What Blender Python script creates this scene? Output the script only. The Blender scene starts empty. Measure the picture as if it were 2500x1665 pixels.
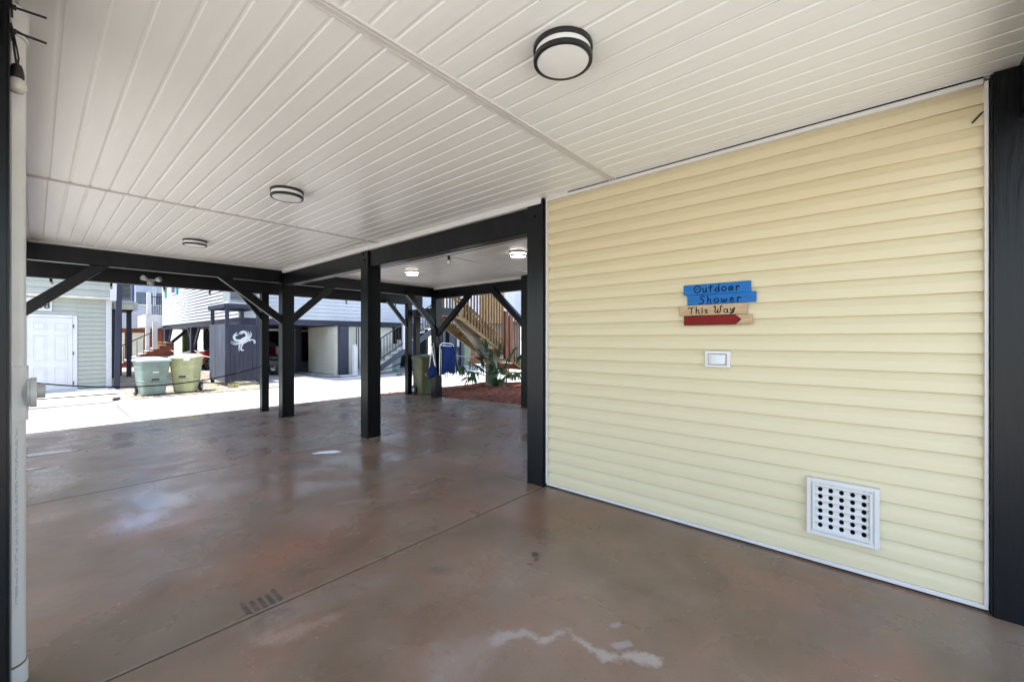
import bpy, bmesh, math, random
from mathutils import Vector, Matrix
R = math.radians
rnd = random.Random(7)
S = bpy.context.scene
COL = S.collection

# ---------------------------------------------------------------- camera
cam = bpy.data.cameras.new('camera')
cam.sensor_width = 36.0; cam.lens = 14.616; cam.shift_y = -0.0018
cam.clip_start = 0.05; cam.clip_end = 2000
cob = bpy.data.objects.new('camera', cam); COL.objects.link(cob)
cob.location = (0, 0, 1.354); cob.rotation_euler = (R(90), 0, R(-48.875))
S.camera = cob

# ---------------------------------------------------------------- light
SUN_ELEV, SUN_AZ = 72.0, 277.0            # azimuth clockwise from +Y
wd = bpy.data.worlds.new('World'); S.world = wd; wd.use_nodes = True
wn = wd.node_tree; wn.nodes.clear()
sky = wn.nodes.new('ShaderNodeTexSky'); sky.sky_type = 'NISHITA'; sky.sun_disc = False
sky.sun_elevation = R(SUN_ELEV); sky.sun_rotation = R(SUN_AZ)
sky.air_density = 1.0; sky.dust_density = 1.2
bg = wn.nodes.new('ShaderNodeBackground'); bg.inputs[1].default_value = 0.15
wo = wn.nodes.new('ShaderNodeOutputWorld')
wn.links.new(sky.outputs[0], bg.inputs[0]); wn.links.new(bg.outputs[0], wo.inputs[0])
sd = bpy.data.lights.new('sun', 'SUN'); sd.energy = 2.0; sd.angle = R(0.53); sd.color = (1.0, 0.95, 0.88)
so = bpy.data.objects.new('sun', sd); COL.objects.link(so)
sv = Vector((math.cos(R(SUN_ELEV)) * math.sin(R(SUN_AZ)), math.cos(R(SUN_ELEV)) * math.cos(R(SUN_AZ)), math.sin(R(SUN_ELEV))))
so.rotation_euler = sv.to_track_quat('Z', 'Y').to_euler(); so.location = sv * 40
S.view_settings.view_transform = 'Standard'; S.view_settings.look = 'None'
S.view_settings.exposure = 2.2; S.view_settings.gamma = 1.0
S.view_settings.use_curve_mapping = False
S.cycles.max_bounces = 8; S.cycles.diffuse_bounces = 5; S.cycles.glossy_bounces = 4
S.cycles.use_denoising = True; S.cycles.sample_clamp_indirect = 8.0
S.cycles.caustics_reflective = False; S.cycles.caustics_refractive = False

# ---------------------------------------------------------------- helpers
def zf(Y):
    pts = [(-500, 0), (2.3, 0), (5.35, -.04), (8.46, -.13), (10.3, -.17), (13, -.17), (13.8, -.12), (900, -.12)]
    for (a, za), (b, zb) in zip(pts, pts[1:]):
        if a <= Y <= b: return za + (zb - za) * (Y - a) / (b - a)
    return 0

MATS = {}
def mat(name, col, rough=.5, spec=.5, var=.12, vscale=3.0, bump=0.0, bscale=60.0, metal=0.0, stretch=(1, 1, 1), trans=0.0, emit=None, col2=None, coat=0.0):
    """A procedural material: base colour broken up by noise, with fine bump."""
    if name in MATS: return MATS[name]
    m = bpy.data.materials.new(name); m.use_nodes = True; MATS[name] = m
    nt = m.node_tree; b = nt.nodes['Principled BSDF']
    tc = nt.nodes.new('ShaderNodeTexCoord'); mp = nt.nodes.new('ShaderNodeMapping'); mp.inputs['Scale'].default_value = stretch
    nt.links.new(tc.outputs['Object'], mp.inputs[0])
    n1 = nt.nodes.new('ShaderNodeTexNoise'); n1.inputs['Scale'].default_value = vscale; n1.inputs['Detail'].default_value = 6; n1.inputs['Roughness'].default_value = .6
    nt.links.new(mp.outputs[0], n1.inputs['Vector'])
    cr = nt.nodes.new('ShaderNodeValToRGB')
    c2 = col2 if col2 else tuple(max(0, c * (1 - 2 * var)) for c in col)
    cr.color_ramp.elements[0].position = .33; cr.color_ramp.elements[1].position = .67
    cr.color_ramp.elements[0].color = (*c2, 1)
    cr.color_ramp.elements[1].color = (*(min(1, c * (1 + (0 if col2 else var * .5))) for c in col), 1)
    nt.links.new(n1.outputs['Fac'], cr.inputs[0]); nt.links.new(cr.outputs[0], b.inputs['Base Color'])
    b.inputs['Roughness'].default_value = rough; b.inputs['Specular IOR Level'].default_value = spec
    b.inputs['Metallic'].default_value = metal
    if coat: b.inputs['Coat Weight'].default_value = coat; b.inputs['Coat Roughness'].default_value = .08
    if trans: b.inputs['Transmission Weight'].default_value = trans
    if bump:
        n2 = nt.nodes.new('ShaderNodeTexNoise'); n2.inputs['Scale'].default_value = bscale; n2.inputs['Detail'].default_value = 4
        nt.links.new(mp.outputs[0], n2.inputs['Vector'])
        bp = nt.nodes.new('ShaderNodeBump'); bp.inputs['Strength'].default_value = bump; bp.inputs['Distance'].default_value = .01
        nt.links.new(n2.outputs['Fac'], bp.inputs['Height']); nt.links.new(bp.outputs[0], b.inputs['Normal'])
    if emit:
        b.inputs['Emission Color'].default_value = (*emit[0], 1); b.inputs['Emission Strength'].default_value = emit[1]
    return m

class MB:
    def __init__(s): s.v = []; s.f = []
    def add(s, vs, fs):
        o = len(s.v); s.v += [tuple(v) for v in vs]; s.f += [tuple(i + o for i in f) for f in fs]; return s
    def box(s, x0, x1, y0, y1, z0, z1):
        x0, x1 = sorted((x0, x1)); y0, y1 = sorted((y0, y1)); z0, z1 = sorted((z0, z1))
        return s.add([(x0,y0,z0),(x1,y0,z0),(x1,y1,z0),(x0,y1,z0),(x0,y0,z1),(x1,y0,z1),(x1,y1,z1),(x0,y1,z1)],
                     [(0,3,2,1),(4,5,6,7),(0,1,5,4),(1,2,6,5),(2,3,7,6),(3,0,4,7)])
    def bar(s, a, b, w, h, up=(0,0,1)):
        a = Vector(a); b = Vector(b); d = (b - a).normalized(); u = Vector(up)
        r = d.cross(u)
        if r.length < 1e-5: r = d.cross(Vector((0,1,0)))
        r.normalize(); u = r.cross(d)
        vs = []
        for p in (a, b):
            for i, j in ((-1,-1),(1,-1),(1,1),(-1,1)): vs.append(p + r * i * w / 2 + u * j * h / 2)
        return s.add(vs, [(3,2,1,0),(4,5,6,7),(0,1,5,4),(1,2,6,5),(2,3,7,6),(3,0,4,7)])
    def tube(s, pts, rad, n=8, cap=True):
        pts = [Vector(p) for p in pts]; m = len(pts)
        rads = rad if isinstance(rad, (list, tuple)) else [rad] * m
        vs = []; prev = None
        for i, p in enumerate(pts):
            d = (pts[min(i + 1, m - 1)] - pts[max(i - 1, 0)]).normalized()
            if prev is None:
                r = d.cross(Vector((0, 0, 1)))
                if r.length < 1e-4: r = d.cross(Vector((0, 1, 0)))
            else: r = prev - d * prev.dot(d)
            r.normalize(); prev = r; u = r.cross(d)
            for k in range(n):
                a = 2 * math.pi * k / n; vs.append(p + (r * math.cos(a) + u * math.sin(a)) * rads[i])
        fs = []
        for i in range(m - 1):
            for k in range(n):
                a, b = i * n + k, i * n + (k + 1) % n; fs.append((a, a + n, b + n, b))
        if cap: fs.append(tuple(range(n))); fs.append(tuple(range(m * n - 1, (m - 1) * n - 1, -1)))
        return s.add(vs, fs)
    def lathe(s, prof, c=(0,0,0), n=32, axis='z'):
        vs = []; fs = []; c = Vector(c)
        for r, h in prof:
            for k in range(n):
                a = 2 * math.pi * k / n; x, y = r * math.cos(a), r * math.sin(a)
                vs.append(c + (Vector((x, y, h)) if axis == 'z' else Vector((h, x, y)) if axis == 'x' else Vector((y, h, x))))
        for i in range(len(prof) - 1):
            for k in range(n):
                a, b = i * n + k, i * n + (k + 1) % n; fs.append((a, b, b + n, a + n))
        m = len(prof)
        fs.append(tuple(range(n - 1, -1, -1))); fs.append(tuple(range((m - 1) * n, m * n)))
        return s.add(vs, fs)
    def prism(s, poly, axis, a, b):
        """polygon in the two other axes, extruded along axis from a to b"""
        n = len(poly)
        def P(q, t):
            return {'x': (t, q[0], q[1]), 'y': (q[0], t, q[1]), 'z': (q[0], q[1], t)}[axis]
        vs = [P(q, a) for q in poly] + [P(q, b) for q in poly]
        fs = [tuple(range(n)), tuple(range(2 * n - 1, n - 1, -1))] + [(i, i + n, (i + 1) % n + n, (i + 1) % n) for i in range(n)]
        return s.add(vs, fs)
    def build(s, name, m, parent=None, bevel=0.0, smooth=None, seg=1):
        me = bpy.data.meshes.new(name); me.from_pydata(s.v, [], s.f)
        bm = bmesh.new(); bm.from_mesh(me)
        bmesh.ops.recalc_face_normals(bm, faces=bm.faces)
        if bevel:
            ed = [e for e in bm.edges if len(e.link_faces) == 2 and e.calc_face_angle(0) > .5]
            bmesh.ops.bevel(bm, geom=ed, offset=bevel, segments=seg, affect='EDGES', clamp_overlap=True)
        bm.to_mesh(me); bm.free()
        me.materials.append(m)
        if smooth is not None:
            me.shade_smooth(); me.set_sharp_from_angle(angle=R(smooth))
        return link(name, me, parent)

def link(name, data, parent=None):
    o = bpy.data.objects.new(name, data); COL.objects.link(o)
    if parent is not None: o.parent = parent
    return o
def tag(o, label, cat, group=None):
    o['label'] = label; o['category'] = cat
    if group: o['group'] = group
    return o
def thing(name, label, cat, group=None, loc=(0, 0, 0), rz=0):
    o = link(name, None); o.location = loc; o.rotation_euler = (0, 0, rz); return tag(o, label, cat, group)
def struct(o, kind='structure'):
    o['kind'] = kind; return o
def box(*a): return MB().box(*a)

# ---------------------------------------------------------------- materials
M_PAINT = mat('charcoal_paint', (.0050, .0058, .0070), .30, .24, .25, 4, .2, 45, stretch=(1, 1, .12))
M_RIM = mat('black_paint', (.007, .0075, .009), .45, .35, .2, 4, .1, 80)
M_SOFFIT = mat('white_vinyl_soffit', (.835, .845, .82), .30, .36, .035, 1.2, .02, 25, stretch=(6, .6, 1))
M_TRIM = mat('white_vinyl_trim', (.66, .645, .62), .35, .5, .03, 3)
M_YELLOW = mat('yellow_vinyl_siding', (.632, .552, .362), .45, .35, .015, .8)
M_BLACK = mat('black_plastic', (.012, .012, .013), .4, .5, .1)
M_DARK = mat('cavity_shade', (.008, .008, .008), .9, .1, .1)  # near-black colour standing in for the shade inside gaps and cavities
M_PVC = mat('white_pvc', (.70, .69, .66), .35, .5, .05, 6)
M_GREYPL = mat('grey_plastic', (.45, .45, .44), .35, .5, .05)
M_WHITE = mat('white_paint', (.62, .62, .63), .5, .4, .04, 3)
M_NAVY = mat('navy_paint', (.036, .040, .066), .5, .4, .15, 5, .1, 60, stretch=(1, 1, .2))
M_ROPE = mat('dark_rope', (.03, .028, .025), .9, .1, .3, 60, .5, 200)
M_WROPE = mat('white_rope', (.6, .57, .52), .9, .1, .2, 60, .5, 200)
M_ALU = mat('aluminium', (.75, .76, .78), .3, .5, .05, metal=.9)
M_GLASS = mat('window_glass', (.10, .13, .17), .06, .8, .1)
M_LENS = mat('frosted_lens', (.80, .81, .80), .32, .5, .03, 5)
M_LIT = mat('lit_lens', (.9, .88, .85), .4, .4, .02, emit=((1.0, .93, .84), 1.3))
M_WOOD = mat('pressure_treated_wood', (.40, .27, .13), .7, .3, .25, 4, .3, 40, stretch=(6, 1, 6))
M_WOODR = mat('red_brown_wood', (.24, .10, .055), .7, .3, .25, 4, .3, 40, stretch=(6, 6, 1))
M_PILE = mat('weathered_pile_wood', (.42, .38, .26), .8, .2, .3, 3, .5, 30, stretch=(5, 5, .6), col2=(.24, .26, .18))

# floor: stained, sealed concrete with worn patches, spills and rubber marks
def floor_material():
    m = bpy.data.materials.new('stained_sealed_concrete'); m.use_nodes = True
    nt = m.node_tree; N = nt.nodes.new; L = nt.links.new; b = nt.nodes['Principled BSDF']
    geo = N('ShaderNodeNewGeometry')
    def noise(scale, detail=6, rough=.6, stretch=None, off=0, dist=0.0):
        src = geo.outputs['Position']
        mp = N('ShaderNodeMapping'); mp.inputs['Location'].default_value = (off, off * .7, 0)
        mp.inputs['Scale'].default_value = stretch or (1, 1, 1); L(src, mp.inputs[0])
        n = N('ShaderNodeTexNoise'); n.inputs['Scale'].default_value = scale; n.inputs['Detail'].default_value = detail
        n.inputs['Roughness'].default_value = rough; n.inputs['Distortion'].default_value = dist
        L(mp.outputs[0], n.inputs['Vector']); return n.outputs['Fac']
    def ramp(x, a, c):
        r = N('ShaderNodeMapRange'); r.inputs[1].default_value = a; r.inputs[2].default_value = c; r.clamp = True; L(x, r.inputs[0]); return r.outputs[0]
    def math_(op, x, y=None, v=None):
        n = N('ShaderNodeMath'); n.operation = op; L(x, n.inputs[0])
        if y is not None: L(y, n.inputs[1])
        elif v is not None: n.inputs[1].default_value = v
        return n.outputs[0]
    def mix(fac, a, c):
        n = N('ShaderNodeMix'); n.data_type = 'RGBA'; n.blend_type = 'MIX'
        if hasattr(fac, 'links'): L(fac, n.inputs[0])
        else: n.inputs[0].default_value = fac
        for i, q in ((6, a), (7, c)):
            if hasattr(q, 'links'): L(q, n.inputs[i])
            else: n.inputs[i].default_value = (*q, 1)
        return n.outputs[2]
    base = mix(ramp(noise(.55, 5), .3, .7), (.255, .153, .102), (.188, .146, .106))
    base = mix(ramp(noise(1.1, 6, off=9.3), .45, .72), base, (.290, .142, .090))
    base = mix(math_('MULTIPLY', ramp(noise(1.5, 7, .62, off=4.1, dist=.3), .42, .72), v=.75), base, (.120, .085, .052))
    base = mix(math_('MULTIPLY', ramp(noise(.9, 7, .6, off=21), .48, .75), v=.55), base, (.37, .275, .215))
    base = mix(math_('MULTIPLY', ramp(noise(55, 2, .5, off=3), .62, .74), v=.3), base, (.09, .065, .045))
    base = mix(ramp(noise(38, 1, .4, off=13), .80, .82), base, (.5, .46, .42))
    # distance to a stroke, roughened by noise
    warp = noise(9, 5, .7, off=2.2)
    warpf = noise(40, 4, .7, off=7.2)
    def stroke(a, c, ra, rb=None, amp=.06):
        rb = ra if rb is None else rb
        a = Vector((*a, 0)); c = Vector((*c, 0)); d = c - a
        s1 = N('ShaderNodeVectorMath'); s1.operation = 'SUBTRACT'; L(geo.outputs['Position'], s1.inputs[0]); s1.inputs[1].default_value = a
        s2 = N('ShaderNodeVectorMath'); s2.operation = 'MULTIPLY'; L(s1.outputs[0], s2.inputs[0]); s2.inputs[1].default_value = (1, 1, 0)
        dt = N('ShaderNodeVectorMath'); dt.operation = 'DOT_PRODUCT'; L(s2.outputs[0], dt.inputs[0]); dt.inputs[1].default_value = d / max(d.length_squared, 1e-9)
        cl = N('ShaderNodeClamp'); L(dt.outputs['Value'], cl.inputs[0])
        sc = N('ShaderNodeVectorMath'); sc.operation = 'SCALE'; sc.inputs[0].default_value = d; L(cl.outputs[0], sc.inputs['Scale'])
        ds = N('ShaderNodeVectorMath'); ds.operation = 'DISTANCE'; L(s2.outputs[0], ds.inputs[0]); L(sc.outputs[0], ds.inputs[1])
        rr = N('ShaderNodeMapRange'); L(cl.outputs[0], rr.inputs[0]); rr.inputs[3].default_value = ra; rr.inputs[4].default_value = rb
        q = math_('SUBTRACT', ds.outputs['Value'], rr.outputs[0])
        w = math_('MULTIPLY', math_('SUBTRACT', warp, v=.5), v=amp * 2)
        w2 = math_('MULTIPLY', math_('SUBTRACT', warpf, v=.5), v=amp * .6)
        return math_('ADD', math_('ADD', q, w), w2)
    def union(lst):
        x = lst[0]
        for y in lst[1:]: x = math_('MINIMUM', x, y)
        return x
    # pale spilled-cement streak
    pts = [(1.226, 1.303, .10), (1.366, 1.29, .035), (1.491, 1.226, .018), (1.489, 1.13, .016), (1.623, 1.076, .02), (1.602, .944, .016), (1.596, .861, .02), (1.675, .788, .025), (1.718, .698, .034)]
    st = union([stroke(p[:2], q[:2], p[2], q[2], .07) for p, q in zip(pts[1:], pts[2:])])
    base = mix(math_('MULTIPLY', math_('MULTIPLY', ramp(st, .012, -.014), ramp(noise(26, 5, .7, off=17), -.1, .45)), v=.8), base, (.43, .37, .32))
    base = mix(math_('MULTIPLY', ramp(stroke((1.16, 1.33), (1.36, 1.29), .13, .05, .16), .05, -.07), v=.45), base, (.36, .29, .25))
    base = mix(math_('MULTIPLY', ramp(union([stroke((1.69, .86), (1.735, .83), .018, .018, .02), stroke((1.80, .93), (1.82, .92), .012, .012, .015)]), .01, -.006), v=.55), base, (.42, .38, .36))
    # rubbed pink patch beside the joint
    st = union([stroke((.70, 2.07), (.78, 2.02), .055, .05, .08), stroke((.78, 2.04), (.99, 1.98), .04, .012, .06)])
    base = mix(math_('MULTIPLY', math_('MULTIPLY', ramp(st, .02, -.03), ramp(noise(30, 5, .7, off=27), .1, .6)), v=.6), base, (.40, .285, .225))
    base = mix(math_('MULTIPLY', ramp(stroke((.8, 2.2), (1.25, 2.12), .1, .05, .2), .08, -.06), v=.3), base, (.32, .27, .24))
    # white scuffs further in
    st = union([stroke((1.66, 3.36), (1.78, 3.3), .02, .03, .05), stroke((1.78, 3.3), (1.98, 3.1), .025, .012, .05), stroke((1.98, 3.1), (2.28, 2.9), .01, .006, .03)])
    base = mix(math_('MULTIPLY', ramp(st, .012, -.01), v=.45), base, (.33, .27, .23))
    # oil drops
    st = union([stroke((2.06, 1.605), (2.075, 1.615), .02, .02, .008), stroke((2.01, 1.565), (2.035, 1.572), .011, .011, .01), stroke((1.955, 1.566), (1.962, 1.56), .008, .006, .01)])
    base = mix(math_('MULTIPLY', ramp(st, .006, -.004), v=.8), base, (.05, .048, .03))
    base = mix(math_('MULTIPLY', ramp(stroke((1.55, 1.95), (1.6, 1.88), .04, .03, .06), .03, -.03), v=.45), base, (.09, .08, .065))
    # five rubber tread bars against the joint
    bars = []
    for i in range(5):
        x = .694 + i * .0365
        bars.append(stroke((x, 2.33), (x + .002, 2.325 + (.13 if i in (0, 4) else .105)), .0125, .011, .006))
    base = mix(math_('MULTIPLY', math_('MULTIPLY', ramp(union(bars), .004, -.004), ramp(noise(14, 4, off=5), .2, .55)), v=.9), base, (.04, .042, .042))
    base = mix(math_('MULTIPLY', math_('MULTIPLY', ramp(stroke((.72, 2.22), (.80, 2.24), .05, .05, .1), .05, -.05), ramp(noise(22, 5, off=15), .45, .6)), v=.5), base, (.06, .055, .052))
    # darker damp line along the joints and grime by the walls
    L(base, b.inputs['Base Color'])
    rg = N('ShaderNodeMapRange'); L(noise(1.4, 7, .6, off=31, dist=.3), rg.inputs[0])
    rg.inputs[1].default_value = .35; rg.inputs[2].default_value = .68; rg.inputs[3].default_value = .16; rg.inputs[4].default_value = .48
    L(rg.outputs[0], b.inputs['Roughness']); b.inputs['Specular IOR Level'].default_value = .47
    bp = N('ShaderNodeBump'); bp.inputs['Strength'].default_value = .05; bp.inputs['Distance'].default_value = .004
    hh = math_('ADD', noise(3, 4, .5, off=1), math_('MULTIPLY', noise(60, 2, .5), v=.06))
    L(hh, bp.inputs['Height']); L(bp.outputs[0], b.inputs['Normal'])
    return m
M_FLOOR = floor_material()
M_JOINT = mat('joint_grime', (.065, .042, .031), .9, .2, .3, 20)
M_SAND = mat('white_sand', (.66, .62, .54), .95, .1, .12, .8, .4, 30)
M_STREET = mat('pale_concrete', (.50, .49, .46), .9, .2, .1, .6, .2, 20)
M_PAD = mat('driveway_concrete', (.44, .43, .42), .85, .2, .12, .8, .2, 20)
M_GRAVEL = mat('grey_gravel', (.42, .37, .30), .95, .1, .3, 5, .8, 25, col2=(.20, .17, .13))
M_MULCH = mat('red_mulch', (.27, .10, .06), .95, .1, .3, 8, .9, 40, col2=(.09, .035, .022))

# ================================================================ SETTING
def sheet(name, x0, x1, y0, y1, m, dz, parent=None, nx=1):
    ys = sorted({y0, y1, *[y for y in (2.3, 5.35, 8.46, 10.3, 13, 13.8) if y0 < y < y1]})
    b = MB(); vs = []; fs = []
    for i, y in enumerate(ys): vs += [(x0, y, zf(y) + dz), (x1, y, zf(y) + dz)]
    for i in range(len(ys) - 1): fs.append((2*i, 2*i+1, 2*i+3, 2*i+2))
    return b.add(vs, fs).build(name, m, parent)
struct(sheet('ground', -400, 400, -400, 600, M_SAND, -.03))
struct(sheet('street', -80, 80, 10.32, 13.45, M_STREET, 0))
b = MB()
for k in range(12):
    x = -30 + k * 5.2
    b.add([(x, 10.36, zf(10.36) + .004), (x + .012, 10.36, zf(10.36) + .004), (x + .012, 13.4, zf(13.4) + .004), (x, 13.4, zf(13.4) + .004)], [(0, 1, 2, 3)])
struct(b.build('street_joints', M_JOINT))
struct(sheet('driveway', 4.95, 13.6, 13.46, 30, M_PAD, -.004))
struct(sheet('driveway', 13.7, 26, 13.46, 30, M_PAD, .0))
struct(sheet('driveway', -12, 1.55, 15.6, 17.28, M_STREET, .0))
struct(sheet('gravel_yard', 1.6, 4.93, 13.9, 42, M_GRAVEL, -.012))
# kerb-like low lip across the street
b = MB()
for x0, x1 in ((-30, 1.2),): b.box(x0, x1, 13.46, 13.66, -.3, -.085)
struct(b.build('kerb', M_STREET, bevel=.02))

# carport floor: separate slabs with real joints
floor = struct(link('carport_floor', None))
XJ = 3.075
GAP = .0070
slabs = []
for (y0, y1) in ((-1.7, 2.3), (2.3, 5.35), (5.35, 8.9), (8.9, 9.56), (9.56, 10.31)):
    for (x0, x1) in ((-1.3, XJ), (XJ, 6.86)):
        if y0 < 0: x0, x1 = (-1.3, 6.86) if x0 < 0 else (None, None)
        if x0 is None: continue
        ys = sorted({y0 + GAP, y1 - GAP, *[y for y in (8.46, 10.3) if y0 < y < y1]})
        b = MB(); vs = []; fs = []
        for y in ys:
            z = zf(y)
            vs += [(x0 + GAP, y, z), (x1 - GAP, y, z), (x0 + GAP, y, z - .14), (x1 - GAP, y, z - .14)]
        for i in range(len(ys) - 1):
            o = 4 * i
            fs += [(o, o+1, o+5, o+4), (o+2, o+6, o+7, o+3), (o, o+4, o+6, o+2), (o+1, o+3, o+7, o+5)]
        o = 4 * (len(ys) - 1); fs += [(0, 2, 3, 1), (o, o+1, o+3, o+2)]
        b.add(vs, fs).build('slab', M_FLOOR, floor, bevel=.006)
sheet('joint_filler', -1.28, 6.84, -1.68, 10.30, M_JOINT, -.012, floor)

# upper storey over the carport and the deck edge in front
up = struct(box(-1.75, 7.35, -1.15, 8.62, 2.70, 9.2).build('upper_storey', mat('upper_siding', (.5, .44, .27), .6)))
b = MB().box(-1.75, 7.35, 8.625, 10.42, 2.70, 3.0).box(-1.75, 7.35, 8.625, 10.3, 6.2, 6.4)
b.build('deck_slab', mat('deck_underside', (.10, .10, .105), .7, .2), up)
box(-1.74, -.31, -1.14, 10.4, 2.668, 2.699).build('side_soffit', M_SOFFIT, up)
box(-.3, 7.34, -1.14, -.64, 2.668, 2.699).build('rear_soffit', M_SOFFIT, up)

# ceiling: single vinyl boards with grooves
ceil = struct(link('ceiling', None))
PW = .1208
def board_mesh(w, L):
    prof = [(0, 0), (.0, -.0), (w - .024, 0), (w - .018, .0012), (w - .0135, .0036), (w - .0055, .0042), (w - .002, .0030), (w, .001)]
    prof = [(0, .001), (.0025, 0)] + prof[2:]
    vs = []; fs = []; n = len(prof)
    for y in (0, L):
        vs += [(x, y, z) for x, z in prof]
    fs = [(i, i + 1, i + 1 + n, i + n) for i in range(n - 1)]
    me = bpy.data.meshes.new('soffit_board'); me.from_pydata(vs, [], fs); me.materials.append(M_SOFFIT)
    me.update(); return me
def boards(x0, x1, y0, y1, phase):
    x = x0; meshes = {}
    first = True
    while x < x1 - .01:
        nxt = phase + (math.floor((x - phase + 1e-6) / PW) + 1) * PW
        w = min(nxt, x1) - x
        if w > .03:
            k = round(w, 3)
            if k not in meshes: meshes[k] = board_mesh(w, y1 - y0)
            o = link('soffit_board', meshes[k], ceil); o.location = (x, y0, 2.66 + rnd.uniform(-.0006, .0006)); o.rotation_euler = (0, rnd.uniform(-.007, .007), 0)
        x += w
for y0, y1, ph in ((-.62, 1.60, .075), (1.63, 5.065, .075), (5.10, 8.47, .066)):
    boards(-.085, 3.15, y0, y1, ph)
for y0, y1, ph in ((2.25, 5.065, .03), (5.10, 8.47, .03)):
    boards(3.19, 6.70, y0, y1, ph)
box(-.3, 7.3, -.62, 8.62, 2.675, 2.699).build('backing_board', M_DARK, ceil)
def hstrip(x0, x1, y, w=.058):
    b = MB()
    b.box(x0, x1, y - w/2, y + w/2, 2.6535, 2.664)
    b.box(x0, x1, y - w/2, y - w/2 + .007, 2.6505, 2.6532); b.box(x0, x1, y + w/2 - .007, y + w/2, 2.6505, 2.6532)
    b.box(x0, x1, y - .010, y - .002, 2.6500, 2.6532)
    b.build('joint_strip', M_TRIM, ceil, bevel=.0012)
hstrip(-.085, 3.10, 1.615); hstrip(-.085, 3.15, 5.083, .034); hstrip(3.19, 6.70, 5.083, .034)
for i, (x0, x1, y0, y1) in enumerate(((-.12, -.062, -.6, 8.46), (3.06, 3.12, 2.32, 8.44), (3.215, 3.27, 2.3, 8.44), (6.63, 6.70, 5.3, 8.44), (-.06, 3.06, 8.40, 8.455), (3.27, 6.63, 8.40, 8.455))):
    box(x0, x1, y0, y1, 2.605 if i in (1, 2, 3) else 2.648, 2.668).build('edge_trim', M_TRIM, ceil, bevel=.004)

# ================================================================ POSTS AND BEAMS
def post(x0, x1, y0, y1, label, ztop=2.655, braces=(), bolts=()):
    t = thing('support_post', label, 'post', 'charcoal timber posts of the carport')
    zb = zf((y0 + y1) / 2) - .03
    box(x0, x1, y0, y1, zb, ztop).build('shaft', M_PAINT, t, bevel=.008, seg=2)
    for (a, c, w, h) in braces:
        MB().bar(a, c, w, h, up=(0, 0, 1)).build('knee_brace', M_PAINT, t, bevel=.005)
    for (x, y, z, ax) in bolts:
        MB().lathe([(.001, -.014), (.016, -.012), (.016, 0), (.024, .001), (.024, .006)], (x, y, z), 10, ax).build('bolt', M_PAINT, t, smooth=40)
    return t
post(-.265, -.061, 2.30, 2.50, 'charcoal post at the left picture edge with a white pipe behind it')
post(-.29, -.10, 8.46, 8.66, 'charcoal front post hidden behind the white pipe carrying the leftmost knee brace',
     braces=[((-.14, 8.545, 1.70), (.70, 8.545, 2.50), .09, .135)])
post(3.066, 3.268, 2.29, 2.492, 'tall charcoal corner post at the left end of the yellow siding', 2.652,
     bolts=[(3.066, 2.40, 2.50, 'x')])
post(3.072, 3.275, 5.37, 5.575, 'middle charcoal post standing alone between the yellow wall and the street', 2.605,
     bolts=[(3.072, 5.50, 2.555, 'x'), (3.072, 5.47, 2.475, 'x')])
post(3.075, 3.29, 8.46, 8.66, 'charcoal front post with knee braces on two sides, in front of a thinner post', 2.652,
     braces=[((2.02, 8.53, 2.53), (3.10, 8.53, 1.70), .09, .13), ((3.26, 8.53, 1.72), (4.14, 8.53, 2.53), .09, .125)])
post(3.10, 3.235, 9.62, 9.77, 'thin charcoal post at the driveway edge where the two dark ropes meet', 2.32,
     braces=[((3.16, 9.70, 1.75), (2.70, 9.70, 2.34), .07, .09)])
post(6.655, 6.86, 8.37, 8.57, 'charcoal rear corner post with blue beach chairs hung on it', 2.655,
     braces=[((5.86, 8.44, 2.46), (6.70, 8.44, 1.66), .09, .13), ((6.74, 7.03, 2.56), (6.74, 8.42, 1.46), .09, .13)])
post(-.285, -.135, 9.62, 9.77, 'thin charcoal post behind the white pipe tying the left end of the rope', 2.32)
post(6.68, 6.82, 9.60, 9.75, 'thin charcoal post beside the olive wheelie bin', 2.32,
     braces=[((6.10, 9.68, 2.38), (6.72, 9.68, 1.70), .07, .10)])
post(6.55, 6.76, 5.27, 5.48, 'charcoal post at the edge of the red mulch bed beside the wooden stair', 2.655,
     braces=[((6.70, 5.44, 1.60), (6.70, 6.47, 2.50), .09, .13)])
post(3.068, 3.27, -.632, -.428, 'wide charcoal post at the right end of the yellow siding', 2.655)

def beam(x0, x1, y0, y1, z0, z1, label, m=M_PAINT):
    o = box(x0, x1, y0, y1, z0, z1).build('beam', m, bevel=.005); return tag(o, label, 'beam', 'dark beams under the house')
beam(3.10, 3.24, 2.495, 5.368, 2.372, 2.604, 'charcoal beam from the yellow wall corner post to the middle post')
beam(3.10, 3.24, 5.578, 8.458, 2.372, 2.604, 'charcoal beam from the middle post to the front post')
beam(-.08, 3.073, 8.48, 8.62, 2.42, 2.647, 'charcoal front beam over the left driveway bay')
beam(3.292, 6.652, 8.48, 8.62, 2.42, 2.647, 'charcoal front beam over the right bay')
beam(-.6, 7.3, 9.775, 9.92, 2.315, 2.699, 'long black outer beam carrying the string lights', M_RIM)
beam(6.70, 6.84, 5.482, 8.368, 2.385, 2.604, 'charcoal beam above the mulch bed and wooden stair')
beam(-.26, -.121, -.6, 2.298, 2.385, 2.66, 'charcoal beam along the left side near the camera')
beam(-.26, -.121, 2.502, 8.458, 2.385, 2.66, 'charcoal beam along the left side behind the white pipe')
beam(-.12, 3.066, -.64, -.515, 2.40, 2.657, 'charcoal beam crossing the ceiling at the upper right corner')

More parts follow.
